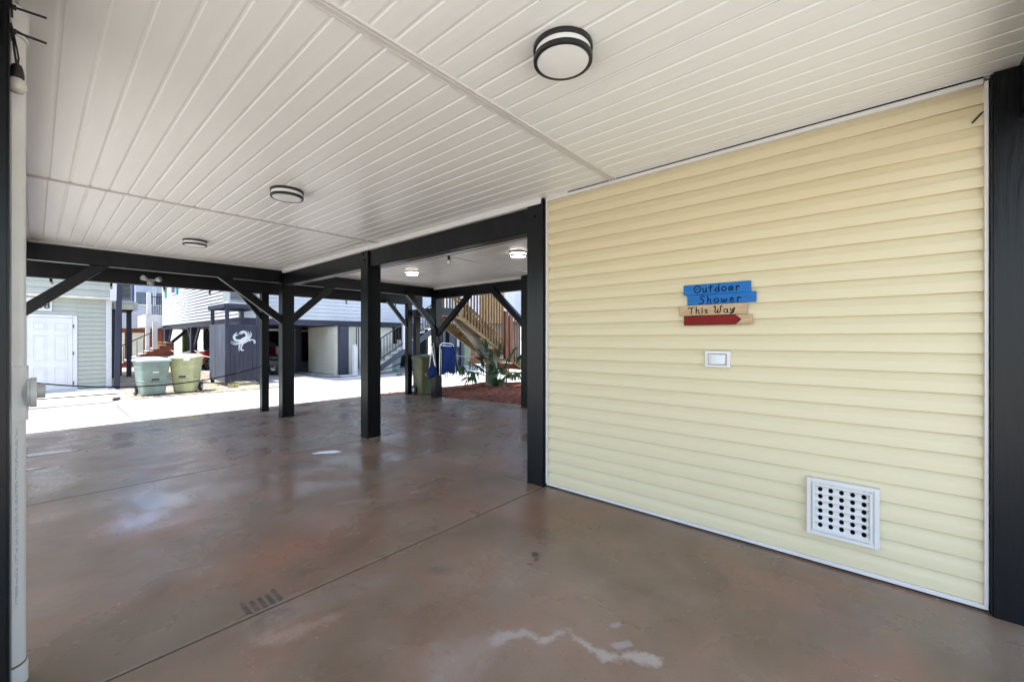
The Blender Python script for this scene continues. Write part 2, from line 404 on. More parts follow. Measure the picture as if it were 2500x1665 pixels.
# ================================================================ YELLOW WALL
wall = thing('siding_wall', 'pale yellow vinyl lap siding wall of the storage room', 'wall')
WX, WY0, WY1 = 3.131, -.424, 2.286
EXP = .1038; Z0 = .035
box(WX, 6.5, WY0 + .004, WY1, .0, 2.659).build('wall_core', mat('wall_core', (.35, .31, .2), .8), wall)
prof = [(.0010, .005), (.0205, .0), (.0222, .0022), (.0208, .030), (.0196, .054), (.0182, .0585), (.0155, .063), (.0070, .086), (.0020, EXP + .006)]
NC = int((2.61 - Z0) / EXP) + 1
for k in range(NC):
    z0 = Z0 + k * EXP
    vs = []; fs = []; n = len(prof); NS = 30
    ph = rnd.uniform(0, 6.28); am = .0005 + .0011 * max(0, (k - 14) / 10)
    for i in range(NS + 1):
        y = WY0 + .012 + (WY1 - WY0 - .024) * i / NS
        e = 1 + 1.6 * math.exp(-((y - WY0) / .5) ** 2) * max(0, (k - 12) / 12)
        w = am * e * (math.sin(y * 3.1 + ph) + .6 * math.sin(y * 7.7 + 2 * ph)) + rnd.uniform(-.0002, .0002)
        for (x, z) in prof:
            zz = min(z0 + z + w * .5, 2.624)
            vs.append((WX - x - w * (x / .0222) * .9 - .0005, y, zz))
    for i in range(NS):
        for j in range(n - 1):
            a = i * n + j; fs.append((a, a + 1, a + 1 + n, a + n))
    MB().add(vs, fs).build('siding_course', M_YELLOW, wall, smooth=28)
MB().box(3.094, WX, WY0, WY0 + .015, .03, 2.632).build('corner_trim', M_TRIM, wall, bevel=.002)
box(3.088, WX, WY1 - .014, WY1, .03, 2.652).build('corner_trim', M_TRIM, wall, bevel=.002)
box(3.090, WX, WY0 + .018, WY1 - .014, 2.622, 2.6475).build('top_trim', M_TRIM, wall, bevel=.002)
box(3.100, WX, WY0 + .018, 2.05, 2.648, 2.6595).build('shadow_gap', M_DARK, wall)
box(3.090, WX, 2.051, WY1 - .014, 2.648, 2.6595).build('top_trim', M_TRIM, wall)
box(3.098, WX, WY0 - .0, WY1, .012, .034).build('base_trim', M_TRIM, wall, bevel=.002)
box(3.115, WX, WY0, WY1, -.002, .0118).build('base_gap_shade', M_DARK, wall)

# cable stub out of the wall at the upper right
tag(MB().tube([(3.125, -.41, 2.495), (3.104, -.395, 2.475), (3.098, -.368, 2.44)], .0042, 8).build('cable_stub', M_BLACK, smooth=60), 'short black cable stub poking out of the siding near the ceiling', 'cable')

# ---------------------------------------------------------------- painted direction sign
sign = thing('painted_sign', 'hand-painted plank sign reading Outdoor Shower This Way with a red arrow', 'sign')
M_BLUE = mat('blue_sign_paint', (.0, .125, .40), .5, .35, .08, 8, .15, 60, stretch=(1, 1, 8))
M_TAN = mat('bare_plank', (.50, .35, .21), .7, .3, .12, 6, .2, 40, stretch=(1, 1, 8))
M_RED = mat('red_sign_paint', (.19, .003, .004), .6, .25, .1, 8, .15, 60)
M_INK = mat('black_ink', (.004, .004, .006), .7, .1, .1)
SX = 3.088
def arcs(cx, cy, rx, ry, a0, a1, n=12):
    return [(cx + rx * math.cos(R(a0 + (a1 - a0) * i / n)), cy + ry * math.sin(R(a0 + (a1 - a0) * i / n))) for i in range(n + 1)]
GL = {
 'O': (.95, [arcs(.46, .5, .44, .5, 90, 450, 20), arcs(.46, .5, .03, .03, 0, 360, 6)]),
 'u': (.62, [[(.05, .62), (.06, .2), (.15, .03), (.32, .03), (.46, .2), (.48, .62), (.48, .2), (.6, .0)]]),
 't': (.62, [[(.25, .95), (.22, .3), (.25, .0)], [(.0, .62), (.12, .55), (.22, .62), (.42, .78), (.56, .80)]]),
 'd': (.66, [arcs(.26, .25, .24, .25, 60, 400, 14), [(.50, 1.02), (.50, .3), (.56, .0)]]),
 'o': (.66, [arcs(.3, .3, .28, .29, 90, 450, 16)]),
 '@': (.66, [arcs(.3, .3, .28, .29, 90, 450, 16), arcs(.32, .3, .05, .06, 0, 360, 8), arcs(.32, .3, .02, .03, 0, 360, 8)]),
 'r': (.55, [[(.08, .55), (.14, .4), (.1, .0)], [(.12, .38), (.25, .56), (.4, .58), (.48, .45)]]),
 'S': (.86, [[(.78, .85), (.6, 1.0), (.38, .98), (.25, .82), (.32, .62), (.58, .48), (.68, .28), (.55, .06), (.3, -.04), (.0, -.02)]]),
 'h': (.66, [[(.1, 1.0), (.08, .5), (.06, .0)], [(.07, .3), (.2, .52), (.38, .5), (.44, .3), (.42, .05), (.56, -.05)]]),
 'w': (.82, [[(.05, .52), (.08, .15), (.2, .02), (.34, .15), (.38, .45), (.42, .12), (.55, .02), (.68, .2), (.7, .5)]]),
 'e': (.62, [[(.06, .28), (.42, .34), (.40, .52), (.22, .58), (.06, .4), (.08, .14), (.26, .0), (.5, .1)]]),
 'T': (.95, [[(.0, .78), (.1, .92), (.25, .9), (.45, .76), (.58, .9), (.72, .95), (.88, .92)], [(.45, .76), (.5, .5), (.42, .2), (.44, .0)]]),
 'i': (.3, [[(.12, .55), (.1, .0)], arcs(.13, .78, .02, .03, 0, 360, 6)]),
 's': (.5, [[(.4, .5), (.25, .56), (.12, .46), (.2, .32), (.36, .22), (.32, .06), (.1, .0)]]),
 'W': (1.2, [[(.0, .85), (.1, .98), (.22, .9), (.2, .5), (.14, .2), (.26, .03), (.44, .1), (.56, .5), (.5, .2), (.6, .03), (.8, .08), (.92, .5), (.88, .85), (1.0, 1.02), (1.12, .95)]]),
 'a': (.68, [arcs(.27, .26, .24, .26, 50, 400, 14), [(.5, .5), (.48, .2), (.6, .02)]]),
 'y': (.75, [[(.05, .6), (.12, .32), (.3, .3), (.5, .62)], [(.66, .62), (.5, .3), (.4, -.02), (.2, -.12), (.05, -.02), (.2, .1), (.55, .16)]]),
 ' ': (.5, [])}
def lettering(text, y_start, z_base, size, parent, pen=.0058, adv=1.0):
    """hand-drawn strokes as raised ribbons on the plane x = SX, one object per letter; text runs toward -Y"""
    x = 0
    for ch in text:
        w, strokes = GL[ch]; b = MB()
        for s in strokes:
            pts = [Vector((SX - .0012, y_start - (x + p[0]) * size * .98, z_base + p[1] * size)) for p in s]
            for p, q in zip(pts, pts[1:]):
                if (q - p).length > 1e-5:
                    e = (q - p).normalized() * pen * .35
                    b.bar(p - e, q + e, .0016, pen, up=(q - p).cross(Vector((1, 0, 0))))
        if b.v: b.build('letter', M_INK, parent)
        x += (w + .16) * adv
def plank(yl, yr, z0, z1, m, dz=.0, th=.022):
    vs = [(yl, z0), (yr, z0 + dz), (yr, z1 + dz), (yl, z1)]
    return MB().prism(vs, 'x', SX, SX + th).build('plank', m, sign, bevel=.0025)
p1 = plank(1.046, .616, 1.668, 1.741, M_BLUE, -.001)
p2 = plank(1.020, .585, 1.597, 1.6655, M_BLUE, .002)
p3 = plank(1.076, .638, 1.521, 1.594, M_TAN, .001)
p4 = plank(1.041, .607, 1.4525, 1.5185, M_TAN, .0015)
for z in (1.62, 1.55): box(SX + .0225, WX - .012, .80, .86, 1.47, 1.73).build('batten', M_TAN, sign) if z > 1.6 else None
lettering('Outdo@r', .972, 1.682, .050, p1, adv=1.06)
lettering('Shower', .940, 1.606, .050, p2, adv=1.12)
lettering('This Way', 1.012, 1.534, .049, p3, adv=.96)
MB().prism([(1.0405, 1.4540), (.705, 1.4545), (.672, 1.4865), (.705, 1.5175), (1.0405, 1.5175)], 'x', SX - .0016, SX - .0003).build('red_arrow', M_RED, p4)
b = MB()
pl = [(1.0405, 1.4540), (.705, 1.4545), (.672, 1.4865), (.705, 1.5175), (1.0405, 1.5175), (1.0405, 1.4540)]
for p, q in zip(pl, pl[1:]):
    P, Q = Vector((SX - .0022, *p)), Vector((SX - .0022, *q)); b.bar(P, Q, .0012, .0032, up=(Q - P).cross(Vector((1, 0, 0))))
b.build('arrow_outline', M_INK, p4)

# ---------------------------------------------------------------- covered switch
sw = thing('light_switch', 'small horizontal white light switch with a clear flip cover', 'switch')
def frame_x(b, x0, x1, ya, yb, za, zb, w):
    b.box(x0, x1, ya, ya + w, za, zb); b.box(x0, x1, yb - w, yb, za, zb)
    b.box(x0, x1, ya + w, yb - w, za, za + w); b.box(x0, x1, ya + w, yb - w, zb - w, zb); return b
box(3.094, WX - .001, .740, .903, 1.158, 1.272).build('mounting_block', M_TRIM, sw, bevel=.003)
box(3.0915, 3.0935, .762, .880, 1.176, 1.253).build('gasket', M_BLACK, sw)
box(3.087, 3.091, .766, .876, 1.180, 1.249).build('plate', M_PVC, sw, bevel=.001)
b = MB(); vs = []; 
for i in range(13):
    a = -1 + 2 * i / 12; yy = .824 + a * .046; xx = 3.0868 - .011 * math.sqrt(max(0, 1 - a * a))
    vs += [(xx, yy, 1.186), (xx, yy, 1.243)]
fs = [(2*i, 2*i+1, 2*i+3, 2*i+2) for i in range(12)]
fs += [tuple(range(0, 26, 2)), tuple(range(25, 0, -2))]
b.add(vs, fs).build('flip_cover', mat('clear_cover', (.62, .64, .66), .18, .6, .04), sw, smooth=50)
MB().lathe([(.003, 0), (.003, .003)], (3.0838, .772, 1.188), 8, 'x').build('screw', M_BLACK, sw)

# ---------------------------------------------------------------- flood vent
vt = thing('flood_vent', 'square white louvred vent with rows of round holes, low on the yellow siding', 'vent')
VY0, VY1, VZ0, VZ1 = -.019, .313, .182, .520
b = frame_x(MB(), 3.076, WX - .001, VY0, VY1, VZ0, VZ1, .022); b.build('outer_frame', M_TRIM, vt, bevel=.002)
b = frame_x(MB(), 3.084, 3.124, VY0 + .022, VY1 - .022, VZ0 + .022, VZ1 - .022, .007); b.build('inner_step', M_TRIM, vt)
b = frame_x(MB(), 3.070, 3.1064, VY0 + .029, VY1 - .029, VZ0 + .029, VZ1 - .029, .012); b.build('grille_frame', M_TRIM, vt, bevel=.002)
box(3.1065, 3.127, VY0 + .030, VY1 - .030, VZ0 + .030, VZ1 - .030).build('back_cavity_shade', M_DARK, vt)
gy0, gy1, gz0, gz1 = VY0 + .041, VY1 - .041, VZ0 + .041, VZ1 - .041
sh = (gz1 - gz0) / 6
def slat_mesh():
    b = MB(); cw = (gy1 - gy0) / 5
    for c in range(5):
        cy = (c + .5) * cw; cz = sh * .5; vs = []; fs = []; r = .0115
        ca_ = math.atan2(sh / 2 - .0005, cw / 2); angs = sorted([2 * math.pi * k / 16 for k in range(16)] + [ca_, math.pi - ca_, math.pi + ca_, 2 * math.pi - ca_]); n = len(angs)
        for a in angs:
            ca, sa = math.cos(a), math.sin(a); m_ = max(abs(ca) / (cw / 2), abs(sa) / (sh / 2 - .0005))
            yo, zo = ca / m_, sa / m_
            def X(z): return .026 * (z / sh)
            vs.append((X(cz + r * sa), cy + r * ca, cz + r * sa)); vs.append((X(cz + zo), cy + yo, cz + zo))
        for k in range(n):
            k2 = (k + 1) % n; fs.append((2*k, 2*k+1, 2*k2+1, 2*k2))
        b.add(vs, fs)
        b.box(-.0001, .004, c * cw, (c + 1) * cw, .0, .0025) if False else None
    b.box(-.001, .004, 0, gy1 - gy0, -.003, .003)
    me = bpy.data.meshes.new('louvre_slat'); me.from_pydata(b.v, [], b.f); me.materials.append(M_TRIM); me.update(); return me
sm = slat_mesh()
for k in range(6):
    o = link('louvre_slat', sm, vt); o.location = (3.0775, gy0, gz0 + k * sh)

# ================================================================ CEILING LIGHTS
def ceiling_light(x, y, label, lit=False):
    t = thing('ceiling_light', label, 'ceiling light', 'round ceiling lights', (x, y, 2.66)); t.scale = (.87, .87, .92)
    lens = M_LIT if lit else M_LENS
    MB().lathe([(.11, .0), (.152, .0), (.152, -.020), (.141, -.022)], n=48).build('upper_ring', M_BLACK, t, smooth=40)
    MB().lathe([(.138, -.0205), (.141, -.022), (.141, -.050), (.138, -.051)], n=48).build('diffuser_band', lens, t, smooth=40)
    MB().lathe([(.138, -.0505), (.151, -.0515), (.152, -.056), (.150, -.073), (.1375, -.0755), (.134, -.072), (.134, -.060)], n=48).build('lower_ring', M_BLACK, t, smooth=40)
    MB().lathe([(.1335, -.066), (.130, -.0735), (.10, -.0765), (.06, -.0785), (.02, -.0795), (.004, -.0797)], n=48).build('lens', lens, t, smooth=40)
    return t
ceiling_light(1.555, 1.055, 'round black and white flush ceiling light nearest the camera, unlit')
ceiling_light(1.455, 3.90, 'unlit round ceiling light in the middle of the left bay')
ceiling_light(1.39, 6.80, 'small unlit round ceiling light close to the front beam')
ceiling_light(4.78, 6.74, 'lit round ceiling light seen past the middle post', True)
ceiling_light(4.765, 4.04, 'lit round ceiling light half hidden behind the yellow wall corner post', True)

# ================================================================ PIPE, TIES, STRING LIGHTS, ROPES
pipe = thing('drain_pipe', 'white plastic drain pipe with a capped side outlet at the left edge', 'pipe')
PX, PY = -.0765, 2.566
def vlath(prof, name, m, x=PX, y=PY): return MB().lathe(prof, (x, y, 0), 32).build(name, m, pipe, smooth=35)
def pvc_print():
    m = bpy.data.materials.new('printed_pvc'); m.use_nodes = True; nt = m.node_tree; N = nt.nodes.new; L = nt.links.new; b = nt.nodes['Principled BSDF']
    geo = N('ShaderNodeNewGeometry'); sp = N('ShaderNodeSeparateXYZ'); L(geo.outputs['Position'], sp.inputs[0])
    n1 = N('ShaderNodeTexNoise'); n1.inputs['Scale'].default_value = 3; n1.inputs['Detail'].default_value = 5
    mp = N('ShaderNodeMapping'); mp.inputs['Scale'].default_value = (260, 260, 95); L(geo.outputs['Position'], mp.inputs[0])
    n2 = N('ShaderNodeTexNoise'); n2.inputs['Scale'].default_value = 1; n2.inputs['Detail'].default_value = 1; L(mp.outputs[0], n2.inputs['Vector'])
    def rng(src, a, c, d, e):
        r = N('ShaderNodeMapRange'); r.inputs[1].default_value = a; r.inputs[2].default_value = c; r.inputs[3].default_value = d; r.inputs[4].default_value = e; L(src, r.inputs[0]); return r.outputs[0]
    def mul(a, c):
        q = N('ShaderNodeMath'); q.operation = 'MULTIPLY'; L(a, q.inputs[0]); L(c, q.inputs[1]); return q.outputs[0]
    mk = rng(n2.outputs['Fac'], .47, .50, 0, 1)
    for a, c, d, e in ((PX + .0225, PX + .0235, 0, 1), (PX + .0295, PX + .0305, 1, 0)): mk = mul(mk, rng(sp.outputs['X'], a, c, d, e))
    mk = mul(mk, rng(sp.outputs['Y'], PY - .02, PY - .01, 1, 0))
    mk = mul(mk, rng(sp.outputs['Z'], .30, .34, 0, 1)); mk = mul(mk, rng(sp.outputs['Z'], 1.0, 1.01, 1, 0))
    f = N('ShaderNodeMath'); f.operation = 'MULTIPLY'; L(mk, f.inputs[0]); f.inputs[1].default_value = .47
    cr = N('ShaderNodeMix'); cr.data_type = 'RGBA'; L(n1.outputs['Fac'], cr.inputs[0]); cr.inputs[6].default_value = (.62, .61, .58, 1); cr.inputs[7].default_value = (.74, .73, .70, 1)
    mx = N('ShaderNodeMix'); mx.data_type = 'RGBA'; L(f.outputs[0], mx.inputs[0]); L(cr.outputs[2], mx.inputs[6]); mx.inputs[7].default_value = (.12, .18, .42, 1)
    L(mx.outputs[2], b.inputs['Base Color']); b.inputs['Roughness'].default_value = .35; return m
M_PRINT = pvc_print()
vlath([(.051, .05), (.051, 1.06)], 'pipe_lower', M_PRINT)
vlath([(.051, 1.20), (.051, 2.54)], 'pipe_upper', M_PVC)
vlath([(.057, -.01), (.057, .068), (.0555, .074)], 'base_coupling', M_PVC)
vlath([(.0522, .0745), (.053, .081)], 'rubber_gasket', mat('brown_gasket', (.16, .11, .06), .8))
t_ = vlath([(.050, 1.030), (.0578, 1.032), (.0578, 1.085), (.055, 1.092), (.055, 1.192), (.0578, 1.200), (.0578, 1.248), (.050, 1.250)], 'tee_fitting', M_PVC)
MB().lathe([(.03, .03), (.0560, .055), (.0562, .060), (.0595, .062), (.0595, .078), (.057, .0795)], (PX, PY, 1.139), 32, 'x').build('side_outlet', M_PVC, t_, smooth=35)
b = MB().lathe([(.030, .0), (.030, .0225), (.028, .024)], (PX + .079, PY, 1.144), 28, 'x'); b.build('screw_plug', M_GREYPL, t_, smooth=35)
vlath([(.0515, 2.535), (.0585, 2.537), (.0585, 2.655), (.051, 2.656)], 'top_coupling', M_PVC)
vlath([(.0588, 2.548), (.0592, 2.549), (.0592, 2.5545), (.0588, 2.5555)], 'coupling_band', M_BLACK)

def tie(z, dz, label):
    t = thing('cable_tie', label, 'cable tie', 'black cable ties on the left post')
    box(-.0605, -.055, 2.30, 2.42, z - .004, z + .004).build('strap', M_BLACK, t)
    box(-.0605, -.046, 2.34, 2.352, z - .008, z + .008).build('lock_head', M_BLACK, t, bevel=.001)
    MB().bar((-.050, 2.346, z), (.027, 2.346, z + dz), .0016, .0085).build('tail', M_BLACK, t)
tie(2.553, .006, 'upper black cable tie tail sticking out from the left post')
tie(2.466, -.002, 'lower black cable tie tail above the near light bulb')

M_BULB = mat('clear_bulb', (.62, .58, .50), .08, .8, .05)
def bulb_mesh_parts():
    s = MB().lathe([(.002, .0), (.012, -.004), (.016, -.016), (.019, -.040), (.019, -.052), (.015, -.054)], n=14)
    g = MB().lathe([(.013, -.052), (.020, -.060), (.026, -.076), (.025, -.092), (.016, -.106), (.003, -.111)], n=16)
    return s, g
t = thing('string_light', 'bare bulb in a black socket hanging beside the white pipe, nearest the camera', 'light bulb')
s_, g_ = bulb_mesh_parts()
so_ = s_.build('socket', M_BLACK, t, smooth=40); so_.location = (-.046, 2.40, 2.375)
go_ = g_.build('bulb', M_BULB, t, smooth=60); go_.location = (-.046, 2.40, 2.375)
MB().tube([(-.062, 2.42, 2.53), (-.056, 2.40, 2.47), (-.052, 2.395, 2.42), (-.047, 2.40, 2.372)], .0035, 6).build('cord', M_BLACK, t)
MB().tube([(-.058, 2.38, 2.50), (-.046, 2.40, 2.43), (-.042, 2.405, 2.40), (-.044, 2.40, 2.372)], .003, 6).build('cord', M_BLACK, t)
# string along the outer beam
t = thing('string_lights', 'black cord of small hanging bulbs under the long outer beam', 'string lights')
pts = []
xs = [-.55 + .705 * k for k in range(11)]
for k, x in enumerate(xs):
    pts.append((x, 9.945, 2.335))
    if k < len(xs) - 1: pts.append((x + .35, 9.945, 2.318))
MB().tube(pts, .004, 5).build('cord', M_BLACK, t)
sm_ = bulb_mesh_parts()
sme = sm_[0].build('socket', M_BLACK, t, smooth=40); gme = sm_[1].build('bulb', M_BULB, sme, smooth=60)
for k, x in enumerate(xs):
    if k == 0: o, g_o = sme, gme
    else:
        o = sme.copy(); COL.objects.link(o); o.parent = t
        g_o = gme.copy(); COL.objects.link(g_o); g_o.parent = o
    o.location = (x, 9.945, 2.332 + rnd.uniform(-.012, .0)); o.rotation_euler = (rnd.uniform(-.15, .15), rnd.uniform(-.15, .15), 0)
# second string under the side beam
t = thing('string_lights', 'black cord with one hanging bulb under the beam left of the yellow wall corner', 'string lights')
MB().tube([(3.255, 2.5, 2.37), (3.255, 3.85, 2.355), (3.255, 5.36, 2.37)], .004, 5).build('cord', M_BLACK, t)
for y in (3.85,):
    o = sme.copy(); COL.objects.link(o); o.parent = t; o.location = (3.255, y, 2.356)
    g_o = gme.copy(); COL.objects.link(g_o); g_o.parent = o

# twin flood light under the outer beam
fl = thing('flood_light', 'twin-headed security flood light on the black outer beam', 'flood light')
box(1.30, 1.40, 9.745, 9.774, 2.33, 2.43).build('back_plate', M_GREYPL, fl, bevel=.005)
box(1.325, 1.375, 9.70, 9.744, 2.315, 2.375).build('motion_sensor', M_GREYPL, fl, bevel=.01)
for s in (-1, 1):
    a = Vector((1.35 + s * .03, 9.73, 2.40)); d = Vector((s * .75, -.6, .25)).normalized()
    MB().tube([a, a + d * .05, a + d * .055, a + d * .12], [.012, .014, .034, .046], 14).build('lamp_head', M_GREYPL, fl, smooth=40)

def rope(name, pts, label, m, rad=.011, n=24):
    """catenary-like curve through three points (parabola in z)"""
    (x0, y0, z0), (x1, y1, z1), sag = pts
    P = []
    for i in range(n + 1):
        s = i / n; P.append((x0 + (x1 - x0) * s, y0 + (y1 - y0) * s, z0 + (z1 - z0) * s - sag * 4 * s * (1 - s)))
    return tag(MB().tube(P, rad, 6).build(name, m, smooth=60), label, 'rope')
rope('rope_barrier', ((-.14, 9.65, .72), (3.10, 9.66, .785), .225), 'dark rope sagging across the left driveway opening', M_ROPE)
rope('rope_barrier', ((3.235, 9.67, .785), (6.68, 9.66, .765), .33), 'dark rope sagging across the right driveway opening', M_ROPE)
rope('rope_barrier', ((6.86, 8.50, 1.06), (9.2, 8.75, 1.02), .18), 'pale rope looped from the chair post toward the palm', M_WROPE, .012)

# ================================================================ PUDDLES
M_WATER = mat('rain_water', (.10, .08, .075), .015, 1.0, .1)
M_WATER.node_tree.nodes['Principled BSDF'].inputs['IOR'].default_value = 2.0
def puddle(cx, cy, rx, ry, rot, label, seed):
    r2 = random.Random(seed); n = 40; vs = []
    ph = [r2.uniform(0, 6.28) for _ in range(4)]
    for k in range(n):
        a = 2 * math.pi * k / n
        q = 1 + .16 * math.sin(2 * a + ph[0]) + .10 * math.sin(3 * a + ph[1]) + .07 * math.sin(5 * a + ph[2]) + .04 * math.sin(9 * a + ph[3])
        x, y = rx * q * math.cos(a), ry * q * math.sin(a)
        X = cx + x * math.cos(rot) - y * math.sin(rot); Y = cy + x * math.sin(rot) + y * math.cos(rot)
        vs.append((X, Y, zf(cy) + .004 + (zf(Y) - zf(cy)) * .9))
    o = MB().add(vs, [tuple(range(n))]).build('puddle', M_WATER); o['kind'] = 'structure'; o['label'] = label
    return o
o = puddle(2.352, 5.06, .14, .085, -.7, 'small puddle beside the middle post with its white reflection painted in', 3); o.name = 'painted_reflection'; o.data.materials[0] = mat('painted_reflection', (.82, .83, .86), .08, .6, .05, 12, stretch=(1, 6, 1))  # white base colour paints in the pale house mirrored in a small puddle
puddle(.0, 8.05, .42, .10, -.12, 'long shallow puddle by the white pipe mirroring the door', 5)
puddle(-.1, 7.05, .16, .06, 0, 'little puddle at the left edge', 8)
# ===PART2===
# ================================================================ WHEELIE BINS
def rrect(w, d, r, n=4):
    pts = []
    for cx, cy, a0 in ((w/2 - r, d/2 - r, 0), (-w/2 + r, d/2 - r, 90), (-w/2 + r, -d/2 + r, 180), (w/2 - r, -d/2 + r, 270)):
        for k in range(n + 1):
            a = R(a0 + 90 * k / n); pts.append((cx + r * math.cos(a), cy + r * math.sin(a)))
    return pts
def loft(b, rings):
    m = len(rings[0]); vs = [p for r_ in rings for p in r_]; fs = []
    for i in range(len(rings) - 1):
        for k in range(m):
            a, c = i * m + k, i * m + (k + 1) % m; fs.append((a, c, c + m, a + m))
    fs.append(tuple(range(m - 1, -1, -1))); fs.append(tuple(range((len(rings) - 1) * m, len(rings) * m)))
    return b.add(vs, fs)
def wheelie_bin(x, y, rz, m, mlid, label, h=1.0, w=.60, d=.68, detail=True, tagm=None, ledges=(.40, .80)):
    t = thing('wheelie_bin', label, 'bin', 'wheeled rubbish bins', (x, y, zf(y)), rz)
    hb = h * .90
    def ring(f, ex=0, off=0): 
        ww = w * (.76 + .24 * f) + ex; dd = d * (.70 + .30 * f) + ex
        return [(px, py + off * (1 - f), .02 + f * (hb - .02)) for px, py in rrect(ww, dd, .06)]
    fs_ = [0, .02]; 
    rings = [ring(0, -.03), ring(.02)]
    for L_ in ledges: rings += [ring(L_ - .012), ring(L_ - .006, .018), ring(L_ + .016, .018), ring(L_ + .03)]
    rings += [ring(.955), ring(.96, .035), ring(1.0, .035)]
    loft(MB(), rings).build('body', m, t, smooth=35)
    # lid: slightly domed with overhanging lip
    lr = []
    for (zz, ex) in ((hb - .012, .055), (hb + .022, .06), (hb + .045, .03), (hb + .075, -.10), (h - .004, -.26), (h, -.40)):
        lr.append([(px, py, zz + .02 * (py / d)) for px, py in rrect(max(w + ex, .1), max(d + ex, .1), .07)])
    lid = loft(MB(), lr).build('lid', mlid, t, smooth=35)
    MB().tube([(-w * .4, d * .5 + .03, hb - .03), (-w * .4, d * .5 + .09, hb - .005), (w * .4, d * .5 + .09, hb - .005), (w * .4, d * .5 + .03, hb - .03)], .014, 8).build('handle', m, t, smooth=60)
    for s in (-1, 1):
        wh = MB().lathe([(.02, -.03), (.105, -.028), (.125, -.018), (.125, .018), (.105, .028), (.02, .03)], (s * (w * .38 + .035), d * .36, .125), 20, 'x').build('wheel', M_BLACK, t, smooth=40)
        MB().lathe([(.01, -.034), (.06, -.032), (.06, .032), (.01, .034)], (s * (w * .38 + .035), d * .36, .125), 14, 'x').build('hub', M_GREYPL, wh, smooth=40)
    if detail:
        zc = .42 * hb; yf = -(d * (.70 + .30 * .42)) / 2
        b = MB(); b.prism([(-.085, zc - .02), (.085, zc - .02), (.075, zc + .12), (-.075, zc + .12)], 'y', yf - .006, yf + .02); b.build('grab_pocket_shade', mat('pocket_shade', (.03, .04, .035), .7), t)  # recess shade put into the colour of a slightly raised plate
        b = MB(); b.prism([(-.09, zc - .05), (.09, zc - .05), (.085, zc - .024), (-.085, zc - .024)], 'y', yf - .016, yf + .02); b.build('grab_bar', m, t, bevel=.004)
        yb = -(d * (.70 + .30 * .2)) / 2
        for xx in (-.15, .15): MB().bar((xx, yb + .034, .03), (xx, yb - .006, .36 * hb), .05, .03).build('front_rib', m, t, bevel=.008)
        yf2 = -(d * (.70 + .30 * .68)) / 2
        if tagm is None: box(-.06, .06, yf2 - .006, yf2 + .01, .66 * hb, .695 * hb).build('printed_mark', M_WHITE, t)
    if tagm: box(.06, .20, -d / 2 - .036, -d / 2 - .03, hb - .07, hb + .03).build('paper_label', M_WHITE, lid)
    return t
M_BIN1 = mat('grey_green_plastic', (.19, .25, .22), .5, .4, .15, 3)
M_BIN2 = mat('faded_yellow_green_plastic', (.40, .41, .22), .55, .4, .15, 3)
M_BIN2L = mat('yellow_green_lid_plastic', (.36, .37, .25), .55, .4, .1, 3)  # lid tone, greyer than the body
M_BIN1L = mat('grey_green_lid_plastic', (.30, .35, .35), .5, .4, .1, 3)  # lid tone, paler than the body
M_BIN3 = mat('olive_plastic', (.10, .11, .045), .45, .4, .15, 3)
M_BIN4 = mat('dull_green_plastic', (.17, .23, .14), .5, .4, .15, 3)
wheelie_bin(2.02, 14.45, R(8), M_BIN1, M_BIN1L, 'grey-green wheelie bin across the street, left of the yellow-green one', 1.0, .62, .66)
wheelie_bin(2.78, 14.55, R(-30), M_BIN2, M_BIN2L, 'faded yellow-green wheelie bin with a white paper label on its lid', 1.06, .60, .66, tagm=True)
wheelie_bin(6.98, 9.20, R(-8), M_BIN3, M_BIN3, 'olive wheelie bin standing by the post with the beach chairs', 1.08, .56, .58, tagm=None)
wheelie_bin(16.15, 17.75, R(5), M_BIN4, M_BIN4, 'dull green wheelie bin far behind the palm, beside a low wooden fence', 1.08, .6, .62, detail=False)
wheelie_bin(11.0, 17.0, R(0), mat('pale_blue_plastic', (.28, .38, .38), .5), mat('pale_blue_lid', (.42, .52, .55), .5), 'pale blue-grey wheelie bin in the shade under the navy outdoor stair', 1.05, .6, .62, detail=False)

# ================================================================ BEACH CHAIRS on the rear post
M_BLUEF = mat('blue_canvas', (.004, .024, .13), .75, .2, .2, 8, .4, 120)
ch = thing('beach_chair', 'folded blue beach chair hanging flat on the rear corner post', 'chair', 'folded beach chairs')
yc = 8.25
vs = []; fs = []; nx, nz = 14, 14
for j in range(nz + 1):
    for i in range(nx + 1):
        u, v = i / nx, j / nz
        z = 1.16 - .66 * v - (.05 * rnd.random() if j == nz else 0) - .02 * math.sin(u * 9) * v
        vs.append((6.74 + .43 * u + .03 * v * (u - .3), yc - .03 * math.sin(v * math.pi) - .012 * math.sin(u * 7 + v * 3), z))
for j in range(nz):
    for i in range(nx):
        a = j * (nx + 1) + i; fs.append((a, a + 1, a + nx + 2, a + nx + 1))
MB().add(vs, fs).build('fabric', M_BLUEF, ch, smooth=60)
MB().tube([(6.70, yc + .03, .45), (6.71, yc + .03, 1.18), (6.74, yc + .03, 1.235), (6.80, yc + .03, 1.255), (7.08, yc + .03, 1.235), (7.15, yc + .03, 1.20), (7.18, yc + .03, 1.12), (7.23, yc + .03, .50)], .0125, 8).build('back_frame', M_ALU, ch, smooth=60)
MB().tube([(6.72, yc + .06, 1.20), (7.12, yc + .06, 1.17)], .011, 8).build('cross_tube', M_ALU, ch, smooth=60)
MB().tube([(6.78, yc + .06, .40), (6.78, yc + .06, 1.1)], .011, 8).build('leg', M_ALU, ch, smooth=60)
MB().tube([(7.10, yc + .06, .42), (7.14, yc + .06, 1.1)], .011, 8).build('leg', M_ALU, ch, smooth=60)
MB().bar((7.20, yc - .01, .92), (7.31, yc - .01, .50), .03, .055, up=(1, 0, 0)).build('armrest', M_BLACK, ch, bevel=.01)
